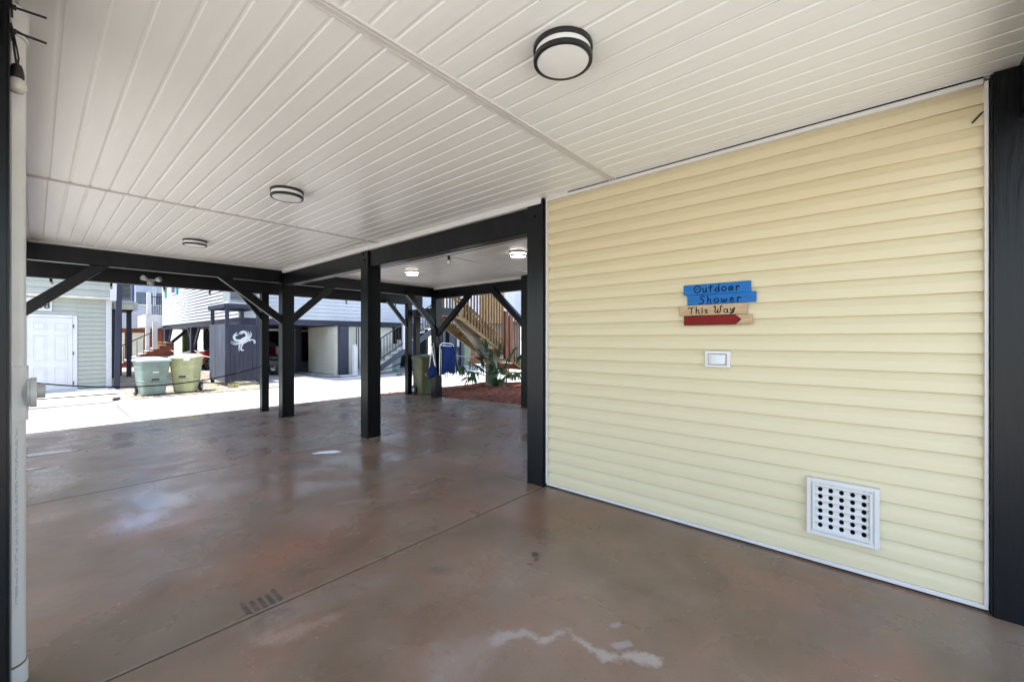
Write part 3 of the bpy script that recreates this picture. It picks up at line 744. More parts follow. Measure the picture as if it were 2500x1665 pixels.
for xx in (6.86, 6.93, 7.10): MB().bar((xx, yc, .54), (xx + .01, yc, .36 + .05 * (xx > 7)), .006, .02, up=(1, 0, 0)).build('strap', M_BLACK, ch)
MB().tube([(6.80, yc + .06, 1.25), (6.76, 8.36, 1.36), (6.72, 8.36, 1.48)], .008, 6).build('hanging_cord', M_BLACK, ch)
ch = thing('beach_chair', 'folded beach chair seen edge-on with white tubes and a blue pouch', 'chair', 'folded beach chairs')
xe = 6.60
MB().tube([(xe, 8.55, .55), (xe - .02, 8.50, 1.22), (xe + .02, 8.42, 1.26), (xe + .03, 8.34, .62)], .012, 8).build('outer_frame', M_WROPE, ch, smooth=60)
MB().tube([(xe - .04, 8.52, .56), (xe - .03, 8.40, 1.18)], .012, 8).build('leg', M_ALU, ch, smooth=60)
MB().tube([(xe + .0, 8.30, .56), (xe - .02, 8.44, 1.16)], .012, 8).build('leg', M_ALU, ch, smooth=60)
rings = []
for f, s in ((0, .05), (.12, .9), (.45, 1.1), (.8, .85), (1, .25)):
    rings.append([(xe - .05 + .05 * s * math.cos(a * math.pi / 6) + .03 * f, 8.40 + .17 * s * math.sin(a * math.pi / 6), .40 + .30 * f + .02 * math.sin(a)) for a in range(12)])
loft(MB(), rings).build('pouch', M_BLUEF, ch, smooth=60)
loft(MB(), [[(xe - .06 + .035 * s * math.cos(a * math.pi / 5), 8.60 + .05 * s * math.sin(a * math.pi / 5), .40 + .10 * f) for a in range(10)] for f, s in ((0, .3), (.3, 1), (.7, 1), (1, .2))]).build('orange_grip', mat('orange_foam', (.55, .16, .03), .8), ch, smooth=60)

# ================================================================ MULCH BED, PALM
b = MB(); NX, NY = 40, 44; vs = []; fs = []
def mz(x, y): 
    e = min((x - 6.86) / .5, (10.05 - y) / .4, (11.0 - x) / .5, 1.0); e = max(0, e)
    return zf(y) - .02 + .07 * e + .035 * math.sin(x * 3.1) * math.cos(y * 2.3) * e
for j in range(NY + 1):
    for i in range(NX + 1):
        x = 6.865 + (11.0 - 6.865) * i / NX; y = 3.5 + (10.05 - 3.5) * j / NY
        vs.append((x, y, mz(x, y) + rnd.uniform(0, .02)))
for j in range(NY):
    for i in range(NX):
        a = j * (NX + 1) + i; fs.append((a, a + 1, a + NX + 2, a + NX + 1))
struct(b.add(vs, fs).build('mulch_bed', M_MULCH))
b = MB()
for k in range(5200):
    x = rnd.uniform(6.84, 10.6); y = rnd.uniform(5.0, 10.05); a = rnd.uniform(0, 6.28); l = rnd.uniform(.02, .06); w = rnd.uniform(.006, .014)
    z = mz(x, y) + .018; d = Vector((math.cos(a), math.sin(a), rnd.uniform(-.4, .4))) * l; s = Vector((-math.sin(a), math.cos(a), rnd.uniform(-.5, .5))) * w; c = Vector((x, y, z)); u_ = Vector((0, 0, .008))
    b.add([c - d - s, c + d - s, c + d + s, c - d + s, c - d * .8 + u_, c + d * .8 + u_], [(0, 1, 5, 4), (2, 3, 4, 5), (0, 4, 3), (1, 2, 5)])
o = b.build('mulch_chips', mat('mulch_chips', (.40, .14, .08), .9, .2, .4, 25, col2=(.16, .06, .04))); o['kind'] = 'stuff'; o['label'] = 'loose red bark chips covering the bed'
b = MB()
for k in range(160):
    x = rnd.choice((rnd.uniform(5.6, 6.8), rnd.uniform(6.0, 6.9))); y = rnd.uniform(9.9, 10.6); a = rnd.uniform(0, 6.28); l = rnd.uniform(.015, .05)
    c = Vector((x, y, zf(y) + .006)); d = Vector((math.cos(a), math.sin(a), 0)) * l; s = Vector((-d.y, d.x, 0)) * .2
    b.add([c - d - s, c + d - s, c + d + s, c - d + s, c + Vector((0, 0, .008))], [(0, 1, 4), (1, 2, 4), (2, 3, 4), (3, 0, 4)])
o = b.build('pine_straw', MATS['mulch_chips']); o['kind'] = 'stuff'; o['label'] = 'scattered bark bits at the slab edge'

M_LEAF = mat('palm_leaf', (.065, .17, .05), .45, .4, .3, 6, col2=(.02, .055, .02))
M_LEAFD = mat('dry_palm_leaf', (.30, .25, .13), .8, .2, .3, 6)
def frond(b, base, tip, size, n=15, droop=.8, spread=105, facing=None, rnd_=rnd):
    base = Vector(base); tip = Vector(tip); mid = base.lerp(tip, .55) + Vector((0, 0, .10 * (tip - base).length))
    P = []
    for i in range(9):
        s = i / 8; P.append(base * (1 - s) ** 2 + mid * 2 * s * (1 - s) + tip * s * s)
    b.tube(P, [.011 - .005 * i / 8 for i in range(9)], 5)
    out = (P[-1] - P[-3]).normalized()
    side = out.cross(Vector((0, 0, 1))); side = side.normalized() if side.length > 1e-3 else Vector((1, 0, 0))
    upv = side.cross(out)
    for k in range(n):
        a = R(-spread + 2 * spread * k / (n - 1)) + rnd_.uniform(-.05, .05)
        d = (out * math.cos(a) + side * math.sin(a) + upv * .18 * rnd_.uniform(.2, 1.2)).normalized()
        L = size * (1 - .25 * abs(a) / 2) * rnd_.uniform(.85, 1.08); w = .046 * size / .5
        dr = droop * rnd_.uniform(.5, 1.4); pts = []
        for i in range(6):
            s = i / 5; pts.append(P[-1] + d * L * s * (1 - .25 * dr * s) + Vector((0, 0, -1)) * L * dr * .62 * s ** 2.4)
        sd_ = d.cross(Vector((0, 0, 1))); sd_ = sd_.normalized() if sd_.length > 1e-3 else side
        vs = []; 
        for i, p in enumerate(pts):
            ww = w * (.35 + 1.1 * (i / 5)) * (1 - i / 5) ** .6 if i < 5 else 0.0008
            ww = max(ww, .0012); vs += [p - sd_ * ww, p + Vector((0, 0, -ww * .8)), p + sd_ * ww]
        fs = []
        for i in range(5):
            o = 3 * i; fs += [(o, o+1, o+4, o+3), (o+1, o+2, o+5, o+4)]
        b.add(vs, fs)
PB = Vector((9.0, 8.45, mz(9.0, 8.45)))
pt = thing('fan_palm', 'young green fan palm growing in the red mulch in front of a wooden pile', 'palm')
MB().tube([PB - Vector((0, 0, .05)), PB + Vector((0, 0, .08)), PB + Vector((.01, 0, .2))], [.09, .08, .05], 10).build('trunk', mat('palm_trunk', (.20, .15, .09), .9, .1, .3, 20, .8, 50), pt, smooth=50)
tips = [((-.28, .16, 1.12), .50, .3), ((.06, -.06, 1.02), .48, .35), ((.30, -.34, 1.00), .46, .5), ((-.42, .22, .92), .50, .35), ((-.92, .58, .66), .55, 1.3), ((-.40, .32, .58), .50, .8), ((-.58, .42, .30), .46, 1.1), ((.42, -.42, .82), .48, .7), ((.62, -.66, .60), .55, 1.3), ((.16, -.2, .66), .44, .5), ((-.10, .1, .74), .52, .35), ((.35, .3, .5), .42, .9), ((-.22, -.25, .46), .42, .9), ((.10, -.30, .34), .44, 1.0), ((-.15, .05, .50), .44, .6), ((-.75, .2, .48), .46, 1.2), ((.3, -.5, .42), .44, 1.2), ((-.3, .35, .75), .46, .5)]
for i, (d, sz_, dr) in enumerate(tips):
    b = MB(); frond(b, PB + Vector((0, 0, .12)), PB + Vector(d), sz_, n=19, droop=dr, spread=118 if i != 7 else 85); b.build('frond', M_LEAF, pt, smooth=60)
for d, sz_ in (((-.62, .42, .72), .32), ((-.05, -.25, .16), .3)):
    b = MB(); frond(b, PB + Vector((0, 0, .1)), PB + Vector(d), sz_, n=9, droop=1.4); b.build('dry_frond', M_LEAFD, pt, smooth=60)
b = MB()
for k in range(110):
    a = rnd.uniform(0, 6.28); l = rnd.uniform(.2, .6); e = rnd.uniform(.5, 1.35)
    d = Vector((math.cos(a) * math.cos(e), math.sin(a) * math.cos(e), math.sin(e)))
    p0 = PB + Vector((math.cos(a), math.sin(a), 0)) * .06; sdv = Vector((-math.sin(a), math.cos(a), 0)) * .016
    pts = [p0 + d * l * s + Vector((0, 0, -.25 * l * s * s)) for s in (0, .4, .75, 1)]
    vs = []
    for q, p in enumerate(pts): vs += [p - sdv * (1 - q / 3.2), p + sdv * (1 - q / 3.2)]
    b.add(vs, [(0, 1, 3, 2), (2, 3, 5, 4), (4, 5, 7, 6)])
b.build('basal_leaves', M_LEAF, pt)

# ================================================================ WOODEN STAIR with its pile
M_WOODB = mat('golden_baluster_wood', (.25, .15, .07), .7, .3, .25, 4, stretch=(6, 6, 1))
st = thing('wooden_stair', 'unpainted timber stair with close balusters descending to the right behind the palm', 'stair')
SY0, SY1 = 8.62, 9.75
def szt(x): return 2.20 - .615 * (x - 7.78)          # stringer top edge
X0, X1 = 7.55, 11.25
for y in (SY0, SY1):
    pl = [(X0, 2.20), (7.78, 2.20), (X1, szt(X1)), (X1, max(szt(X1) - .30, zf(9))), (7.70, 2.20 - .02 - .29), (X0, 1.92)]
    MB().prism(pl, 'y', y, y + .045).build('stringer', M_WOOD, st, bevel=.004)
nst = 12
for k in range(nst):
    x = 7.85 + k * .285; z = szt(x) - .05
    if z < zf(9) + .05: break
    box(x - .02, x + .27, SY0 + .05, SY1 - .005, z - .02, z + .02).build('tread', M_WOOD, st, bevel=.004)
    box(x - .018, x + .0, SY0 + .05, SY1 - .005, z - .17, z - .021).build('riser', M_WOODR, st) if k % 3 == 0 else None
for side, y in ((0, SY0 - .028), (1, SY1 + .05)):
    k = 0; x = 7.86
    while x < 11.1:
        if not (9.42 < x < 9.74 and side == 0):
            zz = szt(x)
            box(x - .018, x + .018, y - .014, y + .026, zz - .20, zz + (1.38 if side == 0 else .99)).build('baluster', M_WOODB, st, bevel=.002)
        x += .118; k += 1
    for (za, zb, w) in (((1.38, 1.43, .16), (1.20, 1.29, .04)) if side == 0 else ((.99, 1.035, .14), (.82, .90, .04))):
        MB().prism([(7.7, 2.20 + .05 + za), (X1 + .1, szt(X1 + .1) + za), (X1 + .1, szt(X1 + .1) + zb), (7.7, 2.20 + .05 + zb)], 'y', y - w / 2 + .03, y + w / 2 + .03).build('handrail', M_WOOD, st, bevel=.004)
for x in (9.46, 9.66): box(x - .0, x + .14, SY0 - .10, SY0 - .005, szt(x) - .42, szt(x) + 1.05).build('newel_post', M_WOODR, st, bevel=.004)
box(9.75, 10.9, SY1 + .12, SY1 + .16, 1.9, 3.6).build('plywood_panel', M_WOOD, st)
box(6.95, 7.56, SY0 - .1, SY1 + .1, 1.98, 2.18).build('landing', M_RIM, st, bevel=.005)
box(6.98, 7.12, SY1 - .1, SY1 + .04, zf(9) - .05, 1.979).build('landing_post', M_PAINT, st, bevel=.005)
pile = thing('timber_pile', 'pale weathered timber pile with a diagonal brace behind the palm', 'pile')
box(9.12, 9.42, 8.80, 9.08, zf(9) - .1, szt(9.3) - .36).build('pile_shaft', M_PILE, pile, bevel=.03, seg=2)
MB().bar((7.72, 8.93, 2.05), (9.22, 8.93, .75), .06, .28).build('diagonal_brace', mat('sunlit_board', (.56, .53, .43), .8, .2, .15, 4, stretch=(1, 1, 4)), pile, bevel=.004)  # sunlight on the brace put into its pale colour

# ================================================================ HOUSES ACROSS THE STREET
def lap(parent, axis, plane, a0, a1, z0, z1, e, m, proud=.034, name='siding_course', gap=-.004):
    """lap siding on a wall: axis 'y' = wall faces -Y at y=plane, spans x a0..a1; axis 'x' = faces -X at x=plane, spans y."""
    n = max(1, round((z1 - z0) / e)); e = (z1 - z0) / n; L = a1 - a0; b = MB()
    pr = [(0, 0), (-proud, 0), (-.004 if gap < 0 else -proud * .8, e - gap), (0, e - gap)]
    if axis == 'y': b.add([(x, p, z) for x in (0, L) for p, z in pr], [(0, 1, 2, 3), (7, 6, 5, 4), (0, 4, 5, 1), (1, 5, 6, 2), (2, 6, 7, 3), (3, 7, 4, 0)])
    else: b.add([(p, y, z) for y in (0, L) for p, z in pr], [(0, 1, 2, 3), (7, 6, 5, 4), (0, 4, 5, 1), (1, 5, 6, 2), (2, 6, 7, 3), (3, 7, 4, 0)])
    o = b.build(name, m, parent); o.location = (a0, plane, z0) if axis == 'y' else (plane, a0, z0)
    for k in range(1, n):
        c = o.copy(); COL.objects.link(c); c.parent = parent
        c.location = (a0, plane, z0 + k * e) if axis == 'y' else (plane, a0, z0 + k * e)
M_SAGE = mat('sage_siding', (.395, .41, .36), .6, .3, .05, 2)
M_CREAM = mat('cream_siding', (.74, .72, .60), .6, .3, .05, 2)
M_WSIDE = mat('white_siding', (.57, .59, .62), .55, .3, .04, 2)
M_GSIDE = mat('pale_grey_siding', (.42, .43, .46), .6, .3, .05, 2)
M_BRICK = mat('red_brown_stucco', (.27, .09, .06), .8, .2, .15, 4)
M_STEP = mat('tread_white', (.5, .49, .47), .7)
M_IRON = mat('black_iron', (.015, .015, .018), .5, .4, .1)
ZG = -.12
# ---- sage green house with the white door
h1 = thing('sage_house', 'sage green lap-sided house with a white panelled door at the far left', 'house')
YH = 17.3
box(-9, 1.48, YH, 26, ZG, 7.5).build('wall', M_SAGE, h1)
lap(h1, 'y', YH, -.6, -.15, ZG + .08, 2.52, .125, M_SAGE); lap(h1, 'y', YH, .78, 1.37, ZG + .08, 2.52, .125, M_SAGE)
lap(h1, 'y', YH, -.149, .779, 2.04, 2.52, .12, M_SAGE)
box(-9, 1.55, YH - .17, YH, 2.522, 2.60).build('belt_trim', mat('cream_trim', (.62, .60, .52), .6), h1, bevel=.005)
box(-9, 1.52, YH - .15, YH, 2.601, 7.4).build('upper_wall', M_SAGE, h1)
lap(h1, 'y', YH - .15, -2, 1.44, 2.605, 4.4, .18, M_SAGE)
box(1.375, 1.50, YH - .035, YH + .12, ZG, 2.52).build('corner_board', M_WHITE, h1, bevel=.004)
box(1.445, 1.60, YH - .185, YH + .1, 2.50, 7.3).build('corner_board', M_WHITE, h1, bevel=.004)
d = box(-.16, .69, YH - .045, YH - .005, ZG + .05, 1.955).build('door', M_WHITE, h1)
for (xa, xb) in ((-.06, .20), (.33, .59)):
    for (za, zb) in ((1.60, 1.83), (.74, 1.47), (.03, .58)):
        b = MB()
        for q in range(2):
            i = .022 * q; y0_ = YH - .045 - .008 * (1 - q)
            b.box(xa + i, xb - i, YH - .0555 + .004 * q - .004 * q, YH - .0455, za + i, za + i + .02) if False else None
        bb = MB(); bb.box(xa, xa + .018, YH - .053, YH - .0455, za, zb); bb.box(xb - .018, xb, YH - .053, YH - .0455, za, zb); bb.box(xa + .018, xb - .018, YH - .053, YH - .0455, za, za + .018); bb.box(xa + .018, xb - .018, YH - .053, YH - .0455, zb - .018, zb)
        bb.box(xa + .05, xb - .05, YH - .052, YH - .0455, za + .05, zb - .05)
        bb.build('door_panel', M_WHITE, d, bevel=.003)
for z in (1.72, .95, .1): box(.694, .712, YH - .06, YH - .046, z - .05, z + .05).build('hinge', M_IRON, d)
b = MB().box(-.25, -.165, YH - .06, YH - .005, ZG + .04, 2.03).box(.695, .785, YH - .045, YH - .005, ZG + .04, 2.03).box(-.165, .695, YH - .06, YH - .005, 1.96, 2.035)
b.build('door_frame', M_WHITE, h1, bevel=.004)
box(-.3, .85, YH - .25, YH, ZG - .02, ZG + .045).build('sill', M_STREET, h1, bevel=.01)
nb = box(-.75, .30, YH - .050, YH - .02, 2.135, 2.495).build('number_board', M_WHITE, h1, bevel=.004)
cu = bpy.data.curves.new('house_number', 'FONT'); cu.body = '38'; cu.size = .245; cu.align_x = 'RIGHT'; cu.extrude = .004; cu.offset = .004
cu.materials.append(M_IRON); no = link('tmp_text', cu)
dg = bpy.context.evaluated_depsgraph_get(); me_ = bpy.data.meshes.new_from_object(no.evaluated_get(dg)); bpy.data.objects.remove(no); no = link('house_number', me_, nb); no.location = (.262, YH - .056, 2.205); no.rotation_euler = (R(90), 0, 0)
tag(MB().bar((1.60, YH - .12, ZG - .05), (1.66, YH - .12, 3.3), .13, .13).build('porch_post', M_NAVY, bevel=.006), 'dark navy post at the corner of the sage house', 'post')
struct(box(.75, 1.42, YH - .36, YH - .04, ZG - .03, ZG + .03).build('sand_drift', M_SAND, bevel=.02))

# ---- elevated equipment platform with air conditioner
pf = thing('equipment_platform', 'raised platform on two dark posts beside the sage house', 'platform')
box(1.98, 2.62, 21.9, 23.3, 2.50, 2.78).build('deck_box', M_CREAM, pf); box(1.96, 2.64, 21.88, 23.32, 2.72, 2.80).build('deck_trim', M_WHITE, pf, bevel=.005)
box(2.54, 2.645, 21.87, 21.98, 2.46, 2.80).build('corner_trim', M_WHITE, pf)
for x, y in ((2.43, 22.3), (2.24, 23.2), (1.99, 22.1)): box(x - .07, x + .07, y - .07, y + .07, ZG - .1, 2.499).build('platform_post', M_NAVY, pf)
box(1.9, 2.5, 21.95, 23.2, 2.42, 2.499).build('bearer', M_RIM, pf)
def aircon(x0, x1, y0, y1, z0, z1, label):
    t = thing('air_conditioner', label, 'air conditioner')
    box(x0, x1, y0, y1, z0, z1).build('casing', mat('grey_casing', (.33, .36, .37), .5), t, bevel=.02)
    g_ = box(x0 + .06, x1 - .06, y0 - .012, y0 - .001, z0 + .08, z1 - .06).build('grille', mat('grille_dark', (.10, .10, .095), .6), t)
    n = int((z1 - z0 - .14) / .05)
    for k in range(n): box(x0 + .06, x1 - .06, y0 - .020, y0 - .0125, z0 + .09 + k * .05, z0 + .105 + k * .05).build('grille_bar', mat('grey_casing', ()), g_)
    box(x0 - .03, x1 + .03, y0 - .03, y1, z0 - .05, z0 - .002).build('base_tray', M_WHITE, t)
aircon(2.08, 2.5, 22.05, 22.9, 2.86, 3.55, 'grey air conditioner on the raised platform beside the sage house')

# ---- grey house far behind with blue shutters and red stair
h4 = thing('grey_house', 'distant pale grey house with blue shutters above a red-brown lower storey', 'house')
box(-1.0, 5.6, 34, 42, 2.0, 8).build('wall', M_GSIDE, h4); lap(h4, 'y', 34, 2.5, 5.5, 2.02, 6.0, .16, M_GSIDE)
box(-1.0, 5.6, 34.4, 42, ZG, 1.98).build('lower_wall', M_BRICK, h4)
for k, x in enumerate((3.0, 3.9)): box(x, x + .55, 34.36, 34.399, ZG, 1.75).build('lower_door', M_CREAM, h4)
for (xa, xb) in ((4.02, 4.78), (4.96, 5.55)):
    w = box(xa - .08, xb + .08, 33.93, 33.98, 3.42, 5.1).build('window', M_WHITE, h4)
    box(xa, xb, 33.91, 33.929, 3.5, 4.24).build('pane', M_GLASS, w); box(xa, xb, 33.905, 33.92, 4.30, 5.0).build('pane', mat('blind_pane', (.4, .45, .52), .2, .6), w)
box(3.60, 3.93, 33.93, 33.98, 3.40, 5.1).build('shutter', mat('blue_shutter', (.03, .05, .17), .6), h4)
rs = thing('red_stair', 'red-brown outdoor stair with black rails in front of the distant grey house', 'stair')
for k in range(8):
    x = 2.9 + k * .26; z = .05 + k * .155
    box(x, x + .30, 29.6, 30.9, z, z + .05).build('tread', M_STEP, rs); 
    box(x + .02, x + .28, 29.65, 30.85, z - .14, z - .003).build('riser', M_BRICK, rs)
    MB().bar((x + .12, 29.58, z + .05), (x + .12, 29.58, z + .92), .025, .025).build('baluster', M_IRON, rs)
MB().bar((2.9, 29.58, .98), (5.0, 29.58, 2.22), .04, .05).build('handrail', M_IRON, rs)
MB().prism([(2.7, ZG), (5.1, ZG), (5.1, 1.15), (2.7, -.02)], 'y', 29.64, 29.60).build('stringer', M_BRICK, rs)
box(3.55, 5.3, 29.40, 29.52, ZG, .42).build('low_wall', mat('grey_block', (.32, .30, .28), .8), rs)
box(4.16, 4.36, 29.45, 29.58, .8, 2.3).build('newel_post', M_WHITE, rs)

# ---- white raised house: walls
h2 = thing('white_house', 'white lap-sided house raised on dark piles across the street', 'house')
HX0, HX1, HY0, HY1, HZ = 4.80, 13.6, 17.2, 30.9, 2.13
box(HX0, HX1, HY0, HY1, HZ, 9).build('wall', M_WSIDE, h2)
lap(h2, 'x', HX0, HY0 + .06, HY1 - .06, HZ + .005, 4.6, .14, M_WSIDE)
lap(h2, 'y', HY0, HX0 + .06, HX1 - .02, HZ + .005, 4.3, .155, M_WSIDE, .05, gap=.012)
for p in ((HX0 - .02, HX0 + .055, HY0 - .02, HY0 + .055), (HX0 - .02, HX0 + .055, HY1 - .055, HY1 + .02)): box(*p, HZ, 8.8).build('corner_board', M_WHITE, h2)
box(HX0 + .02, HX1, HY0 + .02, HY1, HZ - .22, HZ - .003).build('floor_beam', M_NAVY, h2)
box(HX0 - .3, HX1 + .3, HY0 - 2.7, HY0 - .03, 7.5, 7.75).build('shade_overhang', M_WHITE, h2)  # unseen overhang added to shade the ground in front of the wall
for x in (HX0 - .1, 9.3, HX1): box(x, x + .16, HY0 - 2.6, HY0 - 2.44, 7.499, 7.2).build('shade_overhang_bracket', M_WHITE, h2)
w = box(HX0 - .06, HX0 - .03, 27.2, 28.2, 3.72, 5.2).build('window', M_WHITE, h2); box(HX0 - .075, HX0 - .061, 27.3, 28.1, 3.8, 5.1).build('pane', M_GLASS, w)
for y in (26.75, 29.6): box(HX0 - .07, HX0 - .025, y, y + .36, 3.66, 5.2).build('shutter', mat('teal_shutter', (.02, .27, .30), .5), h2)
# balcony at its far corner
bl = thing('balcony', 'small white balcony with black rails at the far corner of the white house', 'balcony')
box(4.08, 4.78, 31.0, 34, 2.05, 2.75).build('fascia', M_WHITE, bl); box(4.12, 4.30, 30.93, 31.1, 2.751, 4.0).build('corner_post', M_WHITE, bl)
for k in range(6): box(4.36 + k * .078, 4.385 + k * .078, 31.02, 31.05, 2.751, 3.75).build('baluster', M_IRON, bl)
box(4.301, 4.78, 31.01, 31.06, 3.751, 3.80).build('handrail', M_IRON, bl)
box(4.1, 4.28, 31.1, 31.3, ZG, 2.049).build('column', M_WHITE, bl)
# piles with braces
def hpile(x, y, label, br=()):
    t = thing('house_pile', label, 'pile', 'dark piles under the white house')
    box(x - .13, x + .13, y - .13, y + .13, ZG - .1, HZ - .225).build('pile_shaft', M_NAVY, t)
    for a, c in br: MB().bar(a, c, .08, .16).build('knee_brace', M_NAVY, t)
hpile(4.95, 30.5, 'dark pile at the far corner of the white house beside an orange board', [((4.95, 30.5, .95), (5.9, 30.5, 1.95)), ((4.95, 30.5, .8), (4.95, 29.3, 1.95))])
tag(box(4.44, 4.58, 31.4, 31.55, ZG - .05, 2.04).build('balcony_post', M_NAVY), 'thin dark post under the small white balcony', 'post')
hpile(4.98, 24.6, 'dark pile with spreading braces behind the yellow-green bin', [((4.98, 24.6, .85), (4.98, 23.5, 1.93)), ((4.98, 24.6, .85), (4.98, 25.7, 1.93))])
hpile(5.0, 20.9, 'dark pile behind the crab shower stall', [((5.0, 20.9, .9), (5.0, 22, 1.93))])
hpile(8.6, 25.5, 'dark pile deep under the white house beside the red car')
hpile(7.0, 28.0, 'dark pile at the back under the white house', [((7.0, 28, .9), (6.2, 28, 1.93))])
hpile(7.80, 19.75, 'navy corner post at the left side of the cream store room')
tag(box(4.40, 4.80, 29.75, 29.83, .25, 1.2).build('orange_board', mat('orange_board', (.55, .20, .05), .5), bevel=.02), 'orange board leaning on a pile under the white house', 'board')
tag(box(5.75, 6.05, 31.0, 31.3, ZG, 2.6).build('green_post', mat('green_treated_wood', (.16, .19, .10), .8), bevel=.01), 'greenish timber post standing behind the white house', 'post')
rope('rope_barrier', ((4.98, 24.6, .85), (4.95, 30.5, .85), .22), 'white rope slung between two piles of the white house', M_WROPE, .02)
rope('rope_barrier', ((5.0, 20.9, .62), (4.98, 24.6, .85), .14), 'white rope in front of the red car', M_WROPE, .02)
# cream store room under the house
sr = thing('store_room', 'cream lap-sided store room under the white house', 'store room')
box(8.15, 10.8, 16.75, 19.4, ZG, 2.08 - .2).build('wall', M_CREAM, sr); lap(sr, 'x', 8.15, 16.86, 19.3, ZG + .02, 1.88, .14, M_CREAM, .05, gap=.016)
box(8.125, 8.20, 16.74, 16.85, ZG, 1.90).build('corner_board', M_CREAM, sr)
box(8.23, 8.62, 16.60, 16.749, ZG, 1.905).build('end_panel', M_NAVY, sr)
box(8.0, 10.9, 16.6, 19.6, 1.885, 1.906).build('cap', M_NAVY, sr)
M_SHADE = mat('under_house_shade', (.06, .062, .07), .8, .2, .2, 3)  # dark walls added below the house; their colour stands in for shade
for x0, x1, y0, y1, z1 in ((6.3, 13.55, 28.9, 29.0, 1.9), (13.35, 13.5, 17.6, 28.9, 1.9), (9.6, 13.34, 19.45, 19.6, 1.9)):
    box(x0, x1, y0, y1, ZG - .02, z1).build('under_house_shade_wall', M_SHADE, h2)
# ---- outdoor stair of the white house
ws = thing('outdoor_stair', 'navy outdoor stair with pale treads, black rails and white newels', 'stair')
YS0, YS1 = 15.55, 16.45
for k in range(14):
    x = 8.85 + k * .285; z = ZG + .18 * (k + 1)
    box(x, x + .31, YS0, YS1, z - .045, z).build('tread', M_STEP, ws, bevel=.005)
    box(x + .01, x + .03, YS0 + .02, YS1 - .02, z - .175, z - .046).build('riser', M_STEP, ws)
    for q in (0, 1): box(x + .07 + q * .14, x + .092 + q * .14, YS0 + .01, YS0 + .032, z + .06 * 0 + .08, z + .92 + q * .08).build('baluster', M_IRON, ws)
XA, XB = 8.85, 8.85 + 14 * .285; ZA, ZB = ZG + .18, ZG + .18 * 14
for y in (YS0 - .04, YS1 + .002):
    MB().prism([(XA - .05, ZA - .19), (XB, ZB - .10), (XB, ZB - .42), (XA + .25, ZA - .24)], 'y', y, y + .038).build('stringer', M_NAVY, ws)
for za in (.10, .95): MB().bar((XA, YS0 + .02, ZA + za), (XB, YS0 + .02, ZB + za), .035, .04).build('rail', M_IRON, ws)
for x, z in ((8.27, ZG), (10.55, ZG + 1.03), (XB - .05, ZB - .1), (13.9, ZB - .1)):
    n_ = box(x, x + .15, YS0 - .05, YS0 + .10, z, z + 1.18).build('newel_post', M_WHITE, ws, bevel=.006)
    MB().lathe([(.10, 0), (.115, .02), (.10, .05), (.02, .09)], (x + .075, YS0 + .025, z + 1.181), 4).build('cap', M_WHITE, n_)
box(XB + .002, XB + 1.6, YS0 - .1, YS1 + .3, ZB - .25, ZB - .02).build('landing', M_WHITE, ws)
for k in range(12): box(XB + .2 + k * .115, XB + .222 + k * .115, YS0 - .03, YS0 - .008, ZB - .019, ZB + .95).build('baluster', M_IRON, ws)
box(XB + .1, XB + 1.6, YS0 - .05, YS0 + .01, ZB + .951, ZB + 1.0).build('rail', M_IRON, ws)
for x in (11.2, XB + .2, XB + 1.4): box(x, x + .16, YS0 + .3, YS0 + .46, ZG - .05, ZB - .45 if x < 12 else ZB - .251).build('support_post', M_NAVY, ws)
for x in (8.93, 9.03, 9.15, 9.28): box(x, x + .03, 16.56, 16.59, ZG, 1.85).build('gate_bar', M_IRON, ws)
tag(box(7.55, 8.55, 14.55, 15.2, ZG - .01, ZG + .10).build('landing_step', M_WHITE, bevel=.01), 'low white step at the foot of the navy outdoor stair', 'step')

# ---- crab shower stall
cs = thing('shower_stall', 'navy plank outdoor shower stall with an open top and a white crab emblem', 'shower stall')
CX0, CX1, CY0, CY1 = 3.92, 4.90, 15.36, 17.10; CZ0, CZ1 = .0, 1.83
for x, y in ((CX0, CY0), (CX1 - .10, CY0), (CX0, CY1 - .1), (CX1 - .1, CY1 - .1)):
    box(x + .002, x + .098, y + .002, y + .098, ZG - .04, 2.36).build('corner_post', M_NAVY, cs, bevel=.004)
n = 8; pw = (CX1 - CX0) / n
for k in range(n): box(CX0 + k * pw + .003, CX0 + (k + 1) * pw - .003, CY0 - .024 + rnd.uniform(-.002, .002), CY0, CZ0 + rnd.uniform(-.008, .008), CZ1).build('plank', M_NAVY, cs, bevel=.003)
M_NAVYLIT = mat('sunlit_navy_paint', (.10, .11, .14), .6, .3, .2, 5, .15, 60, stretch=(1, 1, .2))  # navy lightened: sunlight on the stall's left planks put into the colour
n = 12; pw = (CY1 - CY0) / n
for k in range(n): box(CX0 - .024 + rnd.uniform(-.002, .002), CX0, CY0 + k * pw + .003, CY0 + (k + 1) * pw - .003, CZ0 + rnd.uniform(-.008, .008), CZ1).build('plank', M_NAVYLIT, cs, bevel=.003)
for k in range(n): box(CX1, CX1 + .02, CY0 + k * pw + .003, CY0 + (k + 1) * pw - .003, CZ0, CZ1).build('plank', M_NAVY, cs)
rf = MB()
b = MB(); b.box(CX0 - .06, CX1 + .06, CY0 - .06, CY0 - .02, 2.34, 2.47); b.box(CX0 - .06, CX1 + .06, CY1 + .02, CY1 + .06, 2.34, 2.47); b.box(CX0 - .06, CX0 - .02, CY0 - .019, CY1 + .019, 2.34, 2.47); b.box(CX1 + .02, CX1 + .06, CY0 - .019, CY1 + .019, 2.34, 2.47)
b.build('top_rail', M_NAVY, cs, bevel=.005)
box(CX0 + .05, CX1 - .05, CY0 - .03, CY0 + .05, ZG, ZG + .06).build('foot_board', M_PILE, cs)
